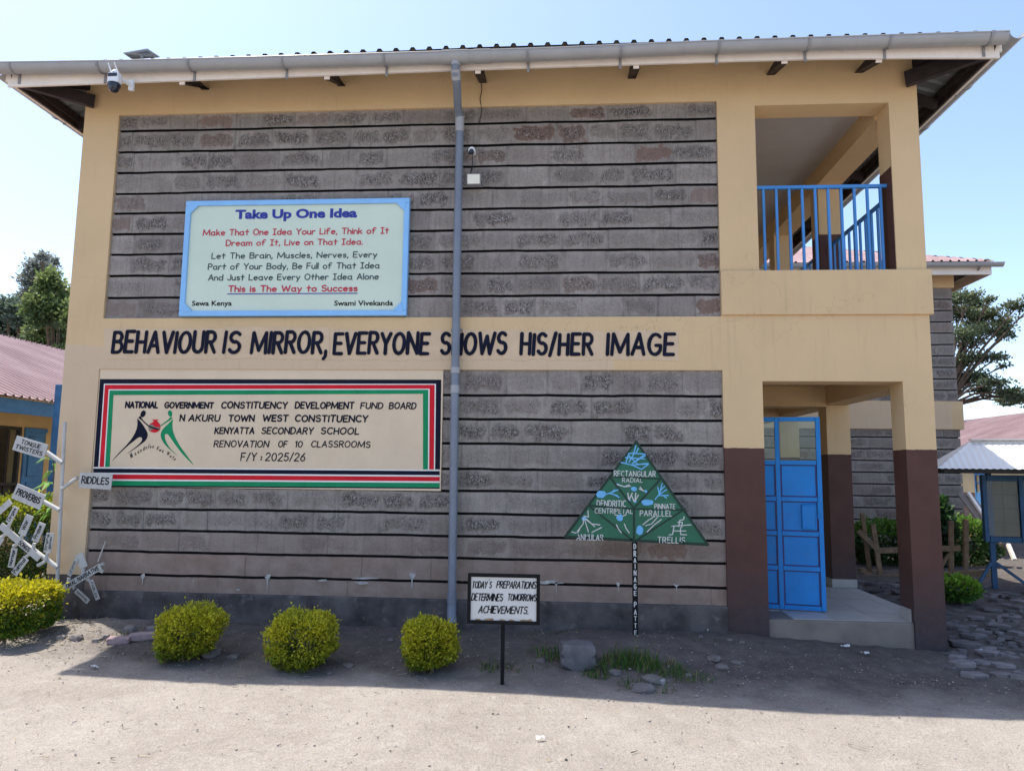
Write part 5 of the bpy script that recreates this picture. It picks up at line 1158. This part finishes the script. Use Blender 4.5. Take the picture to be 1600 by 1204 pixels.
def rock(name, label, c, sx, sy, sz, mat='rock', seed=0.0, boxy=.75, group=None, rz=0.0, cat='stone', tint=(1, 1, 1), rough_=.10):
    bm_ = bmesh.new(); bmesh.ops.create_icosphere(bm_, subdivisions=3, radius=1)
    for v_ in bm_.verts:
        p_ = v_.co.copy(); m_ = max(abs(p_.x), abs(p_.y), abs(p_.z)); b_ = p_ / m_; q_ = p_.lerp(b_, boxy)
        k = 1 + rough_ * mn.noise(q_ * 1.6 + Vector((seed, 0, 0))) + rough_ * .5 * mn.noise(q_ * 5 + Vector((seed, 3, 0))); q_ *= k
        v_.co = Vector((q_.x * sx, q_.y * sy, q_.z * sz))
    me = bpy.data.meshes.new(name); bm_.to_mesh(me); bm_.free(); me.materials.append(MT[mat])
    ca = me.color_attributes.new('tint', 'FLOAT_COLOR', 'CORNER'); ca.data.foreach_set('color', list((*tint, 1)) * len(me.loops))
    o = bpy.data.objects.new(name, me); sc.collection.objects.link(o); o.location = c; o.rotation_euler = (0, 0, rz); me.polygons.foreach_set('use_smooth', [True] * len(me.polygons)); me.set_sharp_from_angle(angle=R(38))
    return tag(o, label, cat, group)
b = atg(902, 1032); rock('stone_block', 'squared grey building stone lying in the grass beside the triangular sign', (b.x, b.y + .10, b.z + .095), .142, .115, .105, seed=3, boxy=.985, rz=.10, tint=(1.0, 1.0, 1.05), rough_=.05)
b = atg(1029, 1069); rock('stone', 'flat pale stone chip alone on bare ground below the grass', (b.x, b.y + .03, b.z + .018), .062, .045, .026, seed=6, boxy=.5, rz=-.3, tint=(2.1, 2.1, 2.05))
b = atg(186, 1004); rock('brick_piece', 'left of two broken pinkish bricks on the sunlit mound', (b.x, b.y, b.z + .025), .095, .05, .032, seed=8, boxy=.9, rz=.25, cat='brick', tint=(2.3, 1.75, 1.75), rough_=.05)
b = atg(222, 999); rock('brick_piece', 'right of two broken pinkish bricks on the sunlit mound', (b.x, b.y, b.z + .03), .11, .05, .034, seed=9, boxy=.9, rz=.5, cat='brick', tint=(2.4, 1.9, 1.9), rough_=.05)
for i, (u, v, r) in enumerate(((165, 990, .07), (204, 985, .09), (150, 1000, .05), (255, 994, .07), (278, 1000, .055), (238, 985, .08), (120, 988, .09), (330, 1012, .05), (95, 992, .06), (265, 1010, .035), (315, 1006, .04))):
    b = atg(u, v); rock('rubble_stone', 'rough grey rubble stone on the mound by the left corner', (b.x, b.y, b.z + r * .2), r * random.uniform(.5, .8), r * .5, r * .38, seed=20 + i, boxy=.55, group='rubble stones at the left corner', rz=random.uniform(0, 3), tint=(1.5, 1.4, 1.3), rough_=.2)
for i, (u, v, r) in enumerate(((845, 1032, .05), (960, 1040, .055), (1005, 1033, .10), (1075, 1026, .035), (1116, 1020, .06), (1128, 1035, .06), (1150, 1026, .045), (930, 1042, .03), (1020, 1025, .09), (1095, 995, .03), (1140, 1000, .035), (1160, 1003, .03), (330, 1022, .09), (365, 1027, .05), (545, 1041, .05), (515, 1052, .03), (610, 1000, .03))):
    b = atg(u, v); rock('loose_stone', 'small rough stone half buried in the planting strip', (b.x, b.y, b.z + r * .12), r * random.uniform(.8, 1.2), r * .8, r * .42, seed=50 + i, boxy=.4, group='loose stones along the planting strip', rz=random.uniform(0, 3), tint=(1.2, 1.15, 1.1), rough_=.2)

# broken stone slabs right of the porch
def slab_at(x, y, r, i, label, group, lift=0.0):
    n_ = random.choice((4, 5, 5, 6)); a0 = random.uniform(0, 6.28); th = random.uniform(.008, .026)
    pts = [(r * random.uniform(.7, 1.15) * math.cos(a0 + 6.283 * (k + random.uniform(-.25, .25)) / n_), r * random.uniform(.55, .95) * math.sin(a0 + 6.283 * (k + random.uniform(-.25, .25)) / n_)) for k in range(n_)]
    tx, ty_ = random.uniform(-.10, .10), random.uniform(-.12, .06); z = gz(x, y) + lift - .009; mb = MB()
    g_ = random.uniform(.6, 1.5); t = (g_ * 1.04, g_ * .98, g_ * .98)
    T = [Vector((x + a_, y + b_, z + th + a_ * tx + b_ * ty_)) for a_, b_ in pts]
    mb.prism(T, (0, 0, 1), th + .012, 0, t)
    o = mb.build('flagstone', [MT['rock']], None, (x, y, z), bevel=.005); tag(o, label, 'stone slab', group, 'thing'); return o
placed = []
def scatter(n, u0, u1, v0, v1, label, group, rmin, rmax):
    c = 0; tries = 0
    while c < n and tries < n * 40:
        tries += 1; p_ = atg(random.uniform(u0, u1), random.uniform(v0, v1)); r = random.uniform(rmin, rmax)
        near = [q for q in placed if math.hypot(q[0] - p_.x, q[1] - p_.y) < (q[2] + r) * .80]
        if len(near) > 1: continue
        placed.append((p_.x, p_.y, r)); slab_at(p_.x, p_.y, r, c, label, group, .02 * len(near)); c += 1
scatter(92, 1478, 1625, 946, 1046, 'broken flat grey stone slab in the spread right of the veranda pillar', 'broken stone slabs right of the veranda', .03, .145)
scatter(10, 1520, 1640, 1020, 1062, 'broken flat grey stone slab in the spread right of the veranda pillar', 'broken stone slabs right of the veranda', .07, .16)
scatter(34, 1338, 1432, 908, 938, 'broken flat stone slab beyond the veranda floor between the pillars', 'broken stone slabs beyond the veranda', .06, .15)
scatter(26, 1500, 1640, 915, 945, 'broken flat stone slab near the feet of the roofed notice board', 'broken stone slabs by the notice board', .06, .16)

def scrap(u, v, w_, d_, mat, label):
    p_ = atg(u, v); mb = MB(); n_ = 4; rz = random.uniform(-.4, .4)
    G = [[Vector((p_.x + (i / n_ - .5) * w_ * math.cos(rz) - (j / 2 - .5) * d_ * math.sin(rz) + random.uniform(-.006, .006), p_.y + (i / n_ - .5) * w_ * math.sin(rz) + (j / 2 - .5) * d_ * math.cos(rz), p_.z + .012 + random.uniform(0, .022))) for i in range(n_ + 1)] for j in range(3)]
    for j in range(2):
        for i in range(n_): mb.face([G[j][i], G[j][i + 1], G[j + 1][i + 1], G[j + 1][i]])
    tag(mb.build('litter_scrap', [MT[mat]], None, p_, smooth=True), label, 'litter')
scrap(1539, 1019, .12, .06, 'scrap', 'crumpled pale blue plastic scrap on the soil right of the porch')
scrap(1351, 1023, .07, .05, 'scrap_white', 'crumpled white paper scrap in front of the porch step')
scrap(1321, 1012, .09, .03, 'scrap_white', 'thin torn paper strip close under the porch step')
scrap(1104, 987, .05, .04, 'scrap_white', 'white paper scrap against the plinth beside the left porch pillar')
scrap(147, 1045, .06, .03, 'scrap_white', 'white scrap in the shadow tip at the left')
scrap(845, 1157, .05, .02, 'scrap_white', 'thin white straw alone on the sunlit yard')

# ================================================================== second block behind, right
YB2 = 8.0; bx1_, bx0_ = 8.03, 1.6
B2 = thing('stone_block_building', 'second two storey grey stone block with cream bands behind the veranda', 'building', (6.5, YB2, 0.2))
a = MB(); j0 = [5.47, 5.235, 5.0, 4.765, 4.53, 4.295, 4.06, 3.825, 3.59, 3.36, 3.13]; j1 = [2.56, 2.40, 2.165, 1.93, 1.695, 1.46, 1.225, .99, .755, .52, .28, .05]
blocks(a, bx0_, bx1_ - .07, j0, YB2, YB2 + .1, red=.06, length=.5); blocks(a, bx0_, bx1_ - .07, j1, YB2, YB2 + .1, red=.04, length=.5); a.build('stone_panel', [MT['stone'], MT['mortar']], B2)
a = MB(); a.box(bx0_, bx1_ - .09, YB2 + .035, YB2 + 5.9, -.2, 5.47); a.build('pointing', [MT['mortar']], B2)
a = MB(); a.box(bx0_ - .02, bx1_, YB2 - .05, YB2 + 6, 2.56, 3.13); a.box(bx0_ - .02, bx1_ - .03, YB2 - .04, YB2 + 6, 5.47, 5.80); a.build('band', [MT['cream']], B2, bevel=.01)
ge = at(1560, 411, 7.42); a = MB(); W2 = ge.x - .05 - (bx0_ - .5); o2 = (bx0_ - .5, 7.47, ge.z + .06)
sheet_slope(a, o2, (1, 0, 0), (0, 1, 0), W2, 3.5, R(23)); sheet_slope(a, (o2[0] + W2, o2[1], o2[2]), (0, 1, 0), (-1, 0, 0), 7.0, 3.5, R(23)); sheet_slope(a, (o2[0] + W2, o2[1] + 7.0, o2[2]), (-1, 0, 0), (0, -1, 0), W2, 3.5, R(23))
a.build('roof', [MT['pink_roof']], B2)
a = MB(); a.box(o2[0], o2[0] + W2 - .05, 7.52, 7.545, ge.z - .20, ge.z + .03); a.box(o2[0] + W2 - .05, o2[0] + W2 - .03, 7.52, 14.4, ge.z - .20, ge.z + .03); a.build('fascia', [MT['white_pvc']], B2)
a = MB(); half_gutter(a, (o2[0], 7.42, ge.z), (ge.x + .08, 7.42, ge.z), .075); g2 = a.build('gutter', [MT['gutter']], B2, smooth=True, angle=50)
a = MB(); xq = at(1533, 415, 7.35).x; a.bar((xq, 7.36, ge.z - .06), (xq + .02, 7.50, ge.z - .12), .03, .02); a.build('gutter_bracket', [MT['steel']], g2)
a = MB(); a.box(bx0_, bx1_ + .4, 7.56, YB2 + 6.3, ge.z - .02, ge.z); a.build('soffit', [MT['timber']], B2)

# ================================================================== low classroom, left
xw, xe = -9.15, -8.43
LB = thing('classroom_block', 'low cream classroom block with faded pink sheet roof and blue fascia', 'building', (-10.5, 4, 0.08))
rz_ = atx(60, 539, -12.2).z
a = MB(); sl_ = math.atan2(rz_ - 2.70, xe + 12.2); sheet_slope(a, (xe + .08, -3.0, 2.68), (0, 1, 0), (-1, 0, 0), 15.0, 3.85, sl_, False, False); sheet_slope(a, (-16.0, 12.0, 2.68), (0, -1, 0), (1, 0, 0), 15, 3.85, sl_, False, False)
a.build('roof', [MT['pink_roof']], LB)
a = MB(); a.box(xe - .03, xe, -2.9, 11.9, 2.43, 2.65); a.build('fascia', [MT['old_blue']], LB)
yd0, yd1 = atx(31, 750, xw).y, atx(66, 750, xw).y; yw0, yw1 = atx(-40, 750, xw).y, atx(27, 750, xw).y
ztop = atx(45, 668, xw).z
a = MB(); xs_ = [-3.0, yw0, yw1, yd0, yd1, 12.0]
def wallx(mb, y0, y1, z0, z1): mb.box(xw - .2, xw, y0, y1, z0, z1)
wallx(a, -3, yw0, -.3, 2.6); wallx(a, yw0, yw1, -.3, .85); wallx(a, yw0, yd1, ztop, 2.6); wallx(a, yw1, yd0, -.3, ztop); wallx(a, yd1, 12, -.3, 2.6); a.box(-15.6, -15.4, -3, 12, -.3, 2.6); a.box(-15.4, xw - .2, 11.8, 12, -.3, 2.6); a.box(-15.4, xw - .2, -3, -2.8, -.3, 2.6); a.box(xw, xe, -2.9, 11.9, 2.655, 2.665)
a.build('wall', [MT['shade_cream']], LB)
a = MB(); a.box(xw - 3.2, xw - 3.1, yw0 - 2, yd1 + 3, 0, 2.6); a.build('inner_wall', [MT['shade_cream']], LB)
a = MB(); a.box(xw - 3.0, xw - .25, yw0 - .1, yw1 + .2, 0.0, .7); a.build('desk_row', [MT['dark_room']], LB)
a = MB(); a.box(xw - .06, xw + .01, yw0, yw0 + .05, .85, ztop); a.box(xw - .06, xw + .01, yw1 - .05, yw1, .85, ztop); a.box(xw - .06, xw + .01, yw0 + .05, yw1 - .05, ztop - .05, ztop); a.box(xw - .06, xw + .01, yw0 + .05, yw1 - .05, 1.30, 1.35); a.box(xw - .06, xw + .01, yw0 + .05, yw1 - .05, .85, .90)
wi = a.build('window', [MT['dark_room']], LB)
yq = yw0 + .22
while yq < yw1 - .08: c = MB(); c.box(xw - .03, xw - .01, yq, yq + .022, .90, ztop - .05); c.build('bar', [MT['dark_room']], wi); yq += .20
c = MB(); c.box(xw - .045, xw - .035, yw0 + .05, yw1 - .05, .90, 1.30); c.build('pane', [MT['dark_room']], wi)
a = MB(); a.box(xw - .02, xw + .03, yd0, yd0 + .07, 0.05, ztop); a.box(xw - .02, xw + .03, yd0 + .07, yd1, ztop - .07, ztop); a.box(xw - .05, xw - .005, yd0 + .07, yd1, .08, ztop - .07)
for z0_, z1_ in ((.2, .75), (.85, 1.35), (1.45, ztop - .15)): a.box(xw - .005, xw + .012, yd0 + .14, yd1 - .08, z0_, z1_)
dr = a.build('door', [MT['old_blue']], LB, bevel=.005)
a = MB(); a.tube([(xw + .02, yd0 + .3, 1.15), (xw + .05, yd0 + .3, 1.12), (xw + .05, yd0 + .3, 1.0), (xw + .02, yd0 + .3, .97)], .012, 8); a.build('handle', [MT['steel']], dr, smooth=True)
bp0, bp1 = at(87.5, 700, 3.6), at(93.5, 601, 3.6)
a = MB(); a.box(bp0.x - .055, bp0.x + .055, 3.54, 3.66, -.1, bp1.z); a.build('veranda_post', [MT['old_blue']], LB, bevel=.006)
a = MB(); a.box(xw, xe + .25, -2.9, 11.9, -.2, .10); a.build('veranda_floor', [MT['cement']], LB)

# ================================================================== low red-roofed block, far right
xr = 12.3
RB = thing('red_roof_block', 'long low block with dull red sheet roof far to the right', 'building', (14, 15, 0.2))
r0 = atx(1507, 657, 16.2); ez = 2.25
a = MB(); sl_ = math.atan2(r0.z - ez, 16.2 - (xr - .4)); sheet_slope(a, (xr - .4, 30, ez), (0, -1, 0), (1, 0, 0), 26, 4.3, sl_, False, False); sheet_slope(a, (20.5, 4, ez), (0, 1, 0), (-1, 0, 0), 26, 4.3, sl_, False, False); a.build('roof', [MT['pink_roof']], RB)
zdado = atx(1515, 769, xr).z
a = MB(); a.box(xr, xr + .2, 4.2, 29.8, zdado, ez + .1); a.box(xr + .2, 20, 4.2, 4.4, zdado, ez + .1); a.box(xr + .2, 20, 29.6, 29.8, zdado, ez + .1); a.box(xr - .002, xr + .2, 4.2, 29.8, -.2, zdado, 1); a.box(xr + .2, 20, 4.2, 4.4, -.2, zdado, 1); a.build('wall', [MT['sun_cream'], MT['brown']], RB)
y1_, y0_ = atx(1527, 780, xr).y, atx(1549, 780, xr).y; zt_ = atx(1538, 739, xr).z; zm_ = atx(1538, 769, xr).z
a = MB()
for ya, yb in ((y0_, y0_ + .06), (y1_ - .06, y1_)): a.box(xr - .05, xr - .004, ya, yb, .2, zt_)
a.box(xr - .05, xr - .004, y0_ + .06, y1_ - .06, zt_ - .06, zt_); a.box(xr - .045, xr - .004, y0_ + .06, y1_ - .06, .2, zm_); a.box(xr - .06, xr - .045, y0_ + .15, y1_ - .15, .75, 1.0)
d2 = a.build('door', [MT['old_blue']], RB)
a = MB(); a.box(xr - .015, xr - .006, y0_ + .06, y1_ - .06, zm_, zt_ - .06); a.build('glass_pane', [MT['shade_cream']], d2)
for k in (.33, .66): c = MB(); yq = y0_ + (y1_ - y0_) * k; c.box(xr - .04, xr - .016, yq - .02, yq + .02, zm_, zt_ - .06); c.build('bar', [MT['old_blue']], d2)
c = MB(); c.box(xr - .039, xr - .017, y0_ + .061, y1_ - .061, (zm_ + zt_) / 2 - .02, (zm_ + zt_) / 2 + .02); c.build('bar', [MT['old_blue']], d2)

# ================================================================== roofed notice board, right
nb0 = at(1552, 921, 2.9); e1 = Vector((.965, -.26, 0)).normalized(); e2 = Vector((-e1.y, e1.x, 0)); gzn = gz(nb0.x, 2.9)
NB = thing('notice_board', 'old blue framed notice board on braced legs under a small white sheet roof', 'notice board', (nb0.x, 2.9, gzn))
NP = lambda a_, d_, z: Vector((nb0.x, 2.9, 0)) + e1 * a_ + e2 * d_ + Vector((0, 0, z))
BW = 0.84; zb0, zb1 = .79, 1.66
def pst(a_):
    m_ = MB(); m_.bar(NP(a_, .035, gzn - .2), NP(a_, .035, 1.80), .06, .06, e2); pp = m_.build('leg', [MT['shaded_blue']], NB)
    for sd, L_ in ((-1, .24), (1, .42)): m_ = MB(); m_.bar(NP(a_ + sd * .03, .02, .52), NP(a_ + sd * L_, -.08, gzn + .0), .035, .045, e2); m_.build('brace', [MT['shaded_blue']], pp)
pst(0.03); pst(BW - .06)
a = MB()
for a0_, a1_ in ((-.07, -.005), (.345, .405), (BW - .05, BW + .015)): a.bar(NP((a0_ + a1_) / 2, -.02, zb0), NP((a0_ + a1_) / 2, -.02, zb1), a1_ - a0_, .05, e1)
for a0_, a1_ in ((-.005, .345), (.405, BW - .05)): a.bar(NP(a0_, -.02, zb0 + .035), NP(a1_, -.02, zb0 + .035), .05, .07); a.bar(NP(a0_, -.02, zb1 - .04), NP(a1_, -.02, zb1 - .04), .05, .08)
a.bar(NP(-.07, .03, (zb0 + zb1) / 2), NP(BW + .015, .03, (zb0 + zb1) / 2), .02, zb1 - zb0 - .02); a.build('frame', [MT['shaded_blue']], NB, bevel=.004)
a = MB()
for a0_, a1_ in ((-.005, .345), (.405, BW - .05)):
    a.obox(NP((a0_ + a1_) / 2, .012, (zb0 + zb1) / 2), e1 * (a1_ - a0_) / 2, e2 * .004, ZV * (zb1 - zb0 - .15) / 2, 0)
    for rr in range(4):
        for ccx in range(2):
            aw, ah = (a1_ - a0_) / 2, (zb1 - zb0 - .15) / 4; ca_ = a0_ + aw * (ccx + .5); cz_ = zb0 + .075 + ah * (rr + .5); jx = random.uniform(-.01, .01)
            P_ = [NP(ca_ - aw * .45 + jx, .006 - .001 * ccx, cz_ - ah * .46), NP(ca_ + aw * .45 + jx, .006 - .001 * ccx, cz_ - ah * .46), NP(ca_ + aw * .45 + jx, .006 - .001 * ccx, cz_ + ah * .46), NP(ca_ - aw * .45 + jx, .006 - .001 * ccx, cz_ + ah * .46)]; a.face(P_, 1)
a.build('pinned_papers', [M('pin_board', (.09, .085, .075), .9, .15, 8), MT['paper']], NB)
a = MB()
for a0_, a1_ in ((-.005, .345), (.405, BW - .05)): a.obox(NP((a0_ + a1_) / 2, -.012, (zb0 + zb1) / 2), e1 * (a1_ - a0_) / 2, e2 * .002, ZV * (zb1 - zb0 - .15) / 2)
a.build('glass_pane', [MT['glass']], NB)
a = MB(); SP = [(0.0, 0.0), (0.019, 0.005), (0.038, 0.0), (0.057, -.005)]
rw = BW + 1.35; ro = NP(-.66, -.50, 1.735)
def sl2(o, ex_, din_, w_, dpt, hl=True, hr=True): sheet_slope(a, o, ex_, din_, w_, dpt, R(36), hl, hr, pitch=.076, prof=[(s_ * .167 / .076, h_) for s_, h_ in SP])
sl2(ro, e1, e2, rw, .52); sl2(ro + e1 * rw, e2, -e1, 1.04, .52); sl2(ro + e1 * rw + e2 * 1.04, -e1, -e2, rw, .52); sl2(ro + e2 * 1.04, -e2, e1, 1.04, .52)
nr = a.build('roof', [MT['zinc']], NB)
a = MB(); rt = ro + e2 * .52 + Vector((0, 0, .52 * math.tan(R(36)) + .015)); a.bar(rt + e1 * .5, rt + e1 * (rw - .5), .16, .012); a.build('ridge_cap', [MT['zinc']], nr)
a = MB(); a.bar(ro + e2 * .06 + e1 * .08 + Vector((0, 0, -.025)), ro + e2 * .06 + e1 * (rw - .08) + Vector((0, 0, -.025)), .04, .06); a.bar(ro + e2 * .98 + e1 * .08 + Vector((0, 0, -.025)), ro + e2 * .98 + e1 * (rw - .08) + Vector((0, 0, -.025)), .04, .06)
for s_ in (.09, rw - .09, .69, rw - .60): a.bar(ro + e2 * .08 + e1 * s_ + Vector((0, 0, -.03)), ro + e2 * .96 + e1 * s_ + Vector((0, 0, -.03)), .05, .05)
a.build('roof_timber', [MT['dark_room']], nr)

# ================================================================== broken timber frame, leaning boards
TF = thing('broken_fence', 'broken length of weathered timber posts and rails behind the veranda pillar', 'fence', at(1440, 900, 3.9))
def stick(name, u0, v0, u1, v1, wpx, y0=3.9, y1=None, th=.04):
    y1 = y0 if y1 is None else y1; p_, q_ = at(u0, v0, y0), at(u1, v1, y1); m_ = MB(); m_.bar(p_, q_, th, wpx * (y0 + 7.2) / FPX, Vector((0, 0, 1)) if abs(q_.x - p_.x) > abs(q_.z - p_.z) else Vector((1, 0, 0))); m_.build(name, [MT['raw_wood']], TF, bevel=.004)
stick('post', 1347, 801, 1359, 893, 6, 4.1); stick('post', 1364, 819, 1377, 908, 7, 3.9); stick('post', 1486, 813, 1486, 894, 7, 4.0); stick('post', 1509, 811, 1509, 889, 7, 4.1)
stick('brace', 1341, 829, 1370, 858, 7, 3.82); stick('rail', 1367, 860, 1500, 856, 8, 3.96); stick('plank', 1338, 904, 1440, 901, 11, 3.86); stick('plank', 1462, 899, 1550, 895, 11, 3.92); stick('brace', 1346, 889, 1363, 901, 7, 3.9); stick('brace', 1470, 886, 1482, 866, 4, 3.95); stick('plank', 1340, 890, 1404, 897, 6, 4.3)
LBd = MB(); p0, p1 = at(1507, 772, 7.3), at(1544, 820, 6.5); LBd.bar(p0, p1, .03, .26, (1, 0, 0)); tag(LBd.build('leaning_board', [MT['cement']], None, p1), 'grey board leaning at the corner of the second stone block', 'board')
LBd = MB(); p0, p1 = at(1513, 770, 7.2), at(1545, 818, 6.4); LBd.bar(p0, p1, .05, .05, (1, 0, 0)); tag(LBd.build('timber_length', [MT['white_pvc']], None, p1), 'white painted timber length lying along the leaning grey board', 'timber')
LBd = MB(); p0, p1 = at(1575, 850, 5.2), at(1585, 874, 5.0); LBd.bar(p0, p1, .05, .05, (1, 0, 0)); tag(LBd.build('timber_length', [MT['white_pvc']], None, p1), 'short white stake leaning behind the notice board', 'timber')
LBd = MB(); p0, p1 = at(1562, 848, 5.3), at(1570, 868, 5.3); LBd.bar(p0, p1, .05, .08, (1, 0, 0)); tag(LBd.build('timber_length', [MT['raw_wood']], None, p1), 'short brown stake leaning behind the notice board', 'timber')

# ================================================================== trees
def tree(name, label, foot, clumps, y, n, size, c0, c1, trunk_r, seed, fork=.45, spread=2.2, group=None):
    root = thing(name, label, 'tree', foot, group); k = (y + 7.2) / FPX; VV, FF, CC = [], [], []; nv = 0
    tot = sum(c[2] * c[3] for c in clumps); cents = []
    for ci, (u, v, ru, rv) in enumerate(clumps):
        dy = random.uniform(-1, 1) * spread; c = at(u, v, y + dy); kk = (y + dy + 7.2) / FPX; rx, rz2 = ru * kk, rv * kk; cents.append((c, rx, rz2))
        def shp(m):
            d = rng.normal(0, 1, (m, 3)); d /= np.linalg.norm(d, axis=1)[:, None]; r = lump(d, seed + ci * 3.1, .38) * (1 - .55 * rng.random(m) ** 1.6)
            # knots of twigs: pull points towards random knot centres
            kn = rng.normal(0, 1, (max(6, m // 60), 3)); kn /= np.linalg.norm(kn, axis=1)[:, None]; pick = kn[rng.integers(0, len(kn), m)]
            q = d * .45 + pick * .75 + rng.normal(0, .12, (m, 3))
            return np.array(c) + q * r[:, None] * np.array([rx, max(rx, rz2) * .8, rz2]), d
        V, F, P = leaves(None, max(60, int(n * ru * rv / tot)), size, shp, .2)
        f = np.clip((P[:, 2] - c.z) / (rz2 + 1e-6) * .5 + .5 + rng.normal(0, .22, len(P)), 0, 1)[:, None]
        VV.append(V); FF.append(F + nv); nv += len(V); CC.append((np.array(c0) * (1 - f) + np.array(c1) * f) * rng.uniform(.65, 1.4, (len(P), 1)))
    np_mesh('crown', np.concatenate(VV), np.concatenate(FF), MT['leaf'], np.concatenate(CC), root)
    tr = MB(); ft_ = Vector(foot); zmid = ft_.z + (sum(c[0].z for c in cents) / len(cents) - ft_.z) * fork; top = Vector((ft_.x, ft_.y, zmid))
    tr.tube([ft_ - Vector((0, 0, .3)), ft_.lerp(top, .5) + Vector((trunk_r * .4, 0, 0)), top], [trunk_r, trunk_r * .8, trunk_r * .65], 10); tr.build('trunk', [MT['bark']], root, smooth=True)
    lm = MB()
    for c, rx, rz2 in cents:
        m1 = top.lerp(c, .5) + Vector((0, 0, .25 if c.z > top.z else -.1)); lm.tube([top, m1, c, c + Vector((rx * random.uniform(-.5, .5), random.uniform(-.5, .5) * rx, rz2 * .5))], [trunk_r * .42, trunk_r * .24, trunk_r * .12, trunk_r * .05], 7)
        for _ in range(3): lm.tube([m1.lerp(c, .6), c + Vector((rx * random.uniform(-.9, .9), random.uniform(-.6, .6) * rx, rz2 * random.uniform(-.6, .8)))], [trunk_r * .12, trunk_r * .04], 5)
    lm.build('limbs', [MT['bark']], root, smooth=True); return root
g0 = lambda u, y: Vector((at(u, 700, y).x, y, 0.0))
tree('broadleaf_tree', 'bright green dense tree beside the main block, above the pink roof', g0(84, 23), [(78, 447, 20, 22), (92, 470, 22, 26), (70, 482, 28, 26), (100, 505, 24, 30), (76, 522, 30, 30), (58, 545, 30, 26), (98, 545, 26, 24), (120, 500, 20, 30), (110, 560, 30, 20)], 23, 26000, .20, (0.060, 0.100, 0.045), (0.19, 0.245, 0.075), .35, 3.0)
tree('feathery_tree', 'tall thin grey green tree rising behind the bright green one', g0(62, 31), [(66, 404, 11, 9), (58, 418, 20, 14), (72, 425, 18, 16), (48, 440, 20, 16), (64, 446, 22, 18), (46, 462, 18, 16), (60, 480, 26, 22), (84, 412, 8, 10)], 31, 9000, .20, (0.17, 0.20, 0.19), (0.28, 0.31, 0.28), .30, 8.0)  # grey green leaves with distance haze blended into the colour
tree('broadleaf_tree', 'rounded tree at the far left edge, leaves tinted bluish for haze', g0(10, 27), [(12, 480, 20, 18), (32, 492, 18, 20), (0, 505, 24, 24), (26, 520, 24, 24), (-22, 490, 26, 24), (-10, 540, 30, 24), (44, 520, 16, 26)], 27, 12000, .22, (0.09, 0.13, 0.11), (0.17, 0.22, 0.15), .32, 12.0)  # bluish haze of distance put into the leaf colours
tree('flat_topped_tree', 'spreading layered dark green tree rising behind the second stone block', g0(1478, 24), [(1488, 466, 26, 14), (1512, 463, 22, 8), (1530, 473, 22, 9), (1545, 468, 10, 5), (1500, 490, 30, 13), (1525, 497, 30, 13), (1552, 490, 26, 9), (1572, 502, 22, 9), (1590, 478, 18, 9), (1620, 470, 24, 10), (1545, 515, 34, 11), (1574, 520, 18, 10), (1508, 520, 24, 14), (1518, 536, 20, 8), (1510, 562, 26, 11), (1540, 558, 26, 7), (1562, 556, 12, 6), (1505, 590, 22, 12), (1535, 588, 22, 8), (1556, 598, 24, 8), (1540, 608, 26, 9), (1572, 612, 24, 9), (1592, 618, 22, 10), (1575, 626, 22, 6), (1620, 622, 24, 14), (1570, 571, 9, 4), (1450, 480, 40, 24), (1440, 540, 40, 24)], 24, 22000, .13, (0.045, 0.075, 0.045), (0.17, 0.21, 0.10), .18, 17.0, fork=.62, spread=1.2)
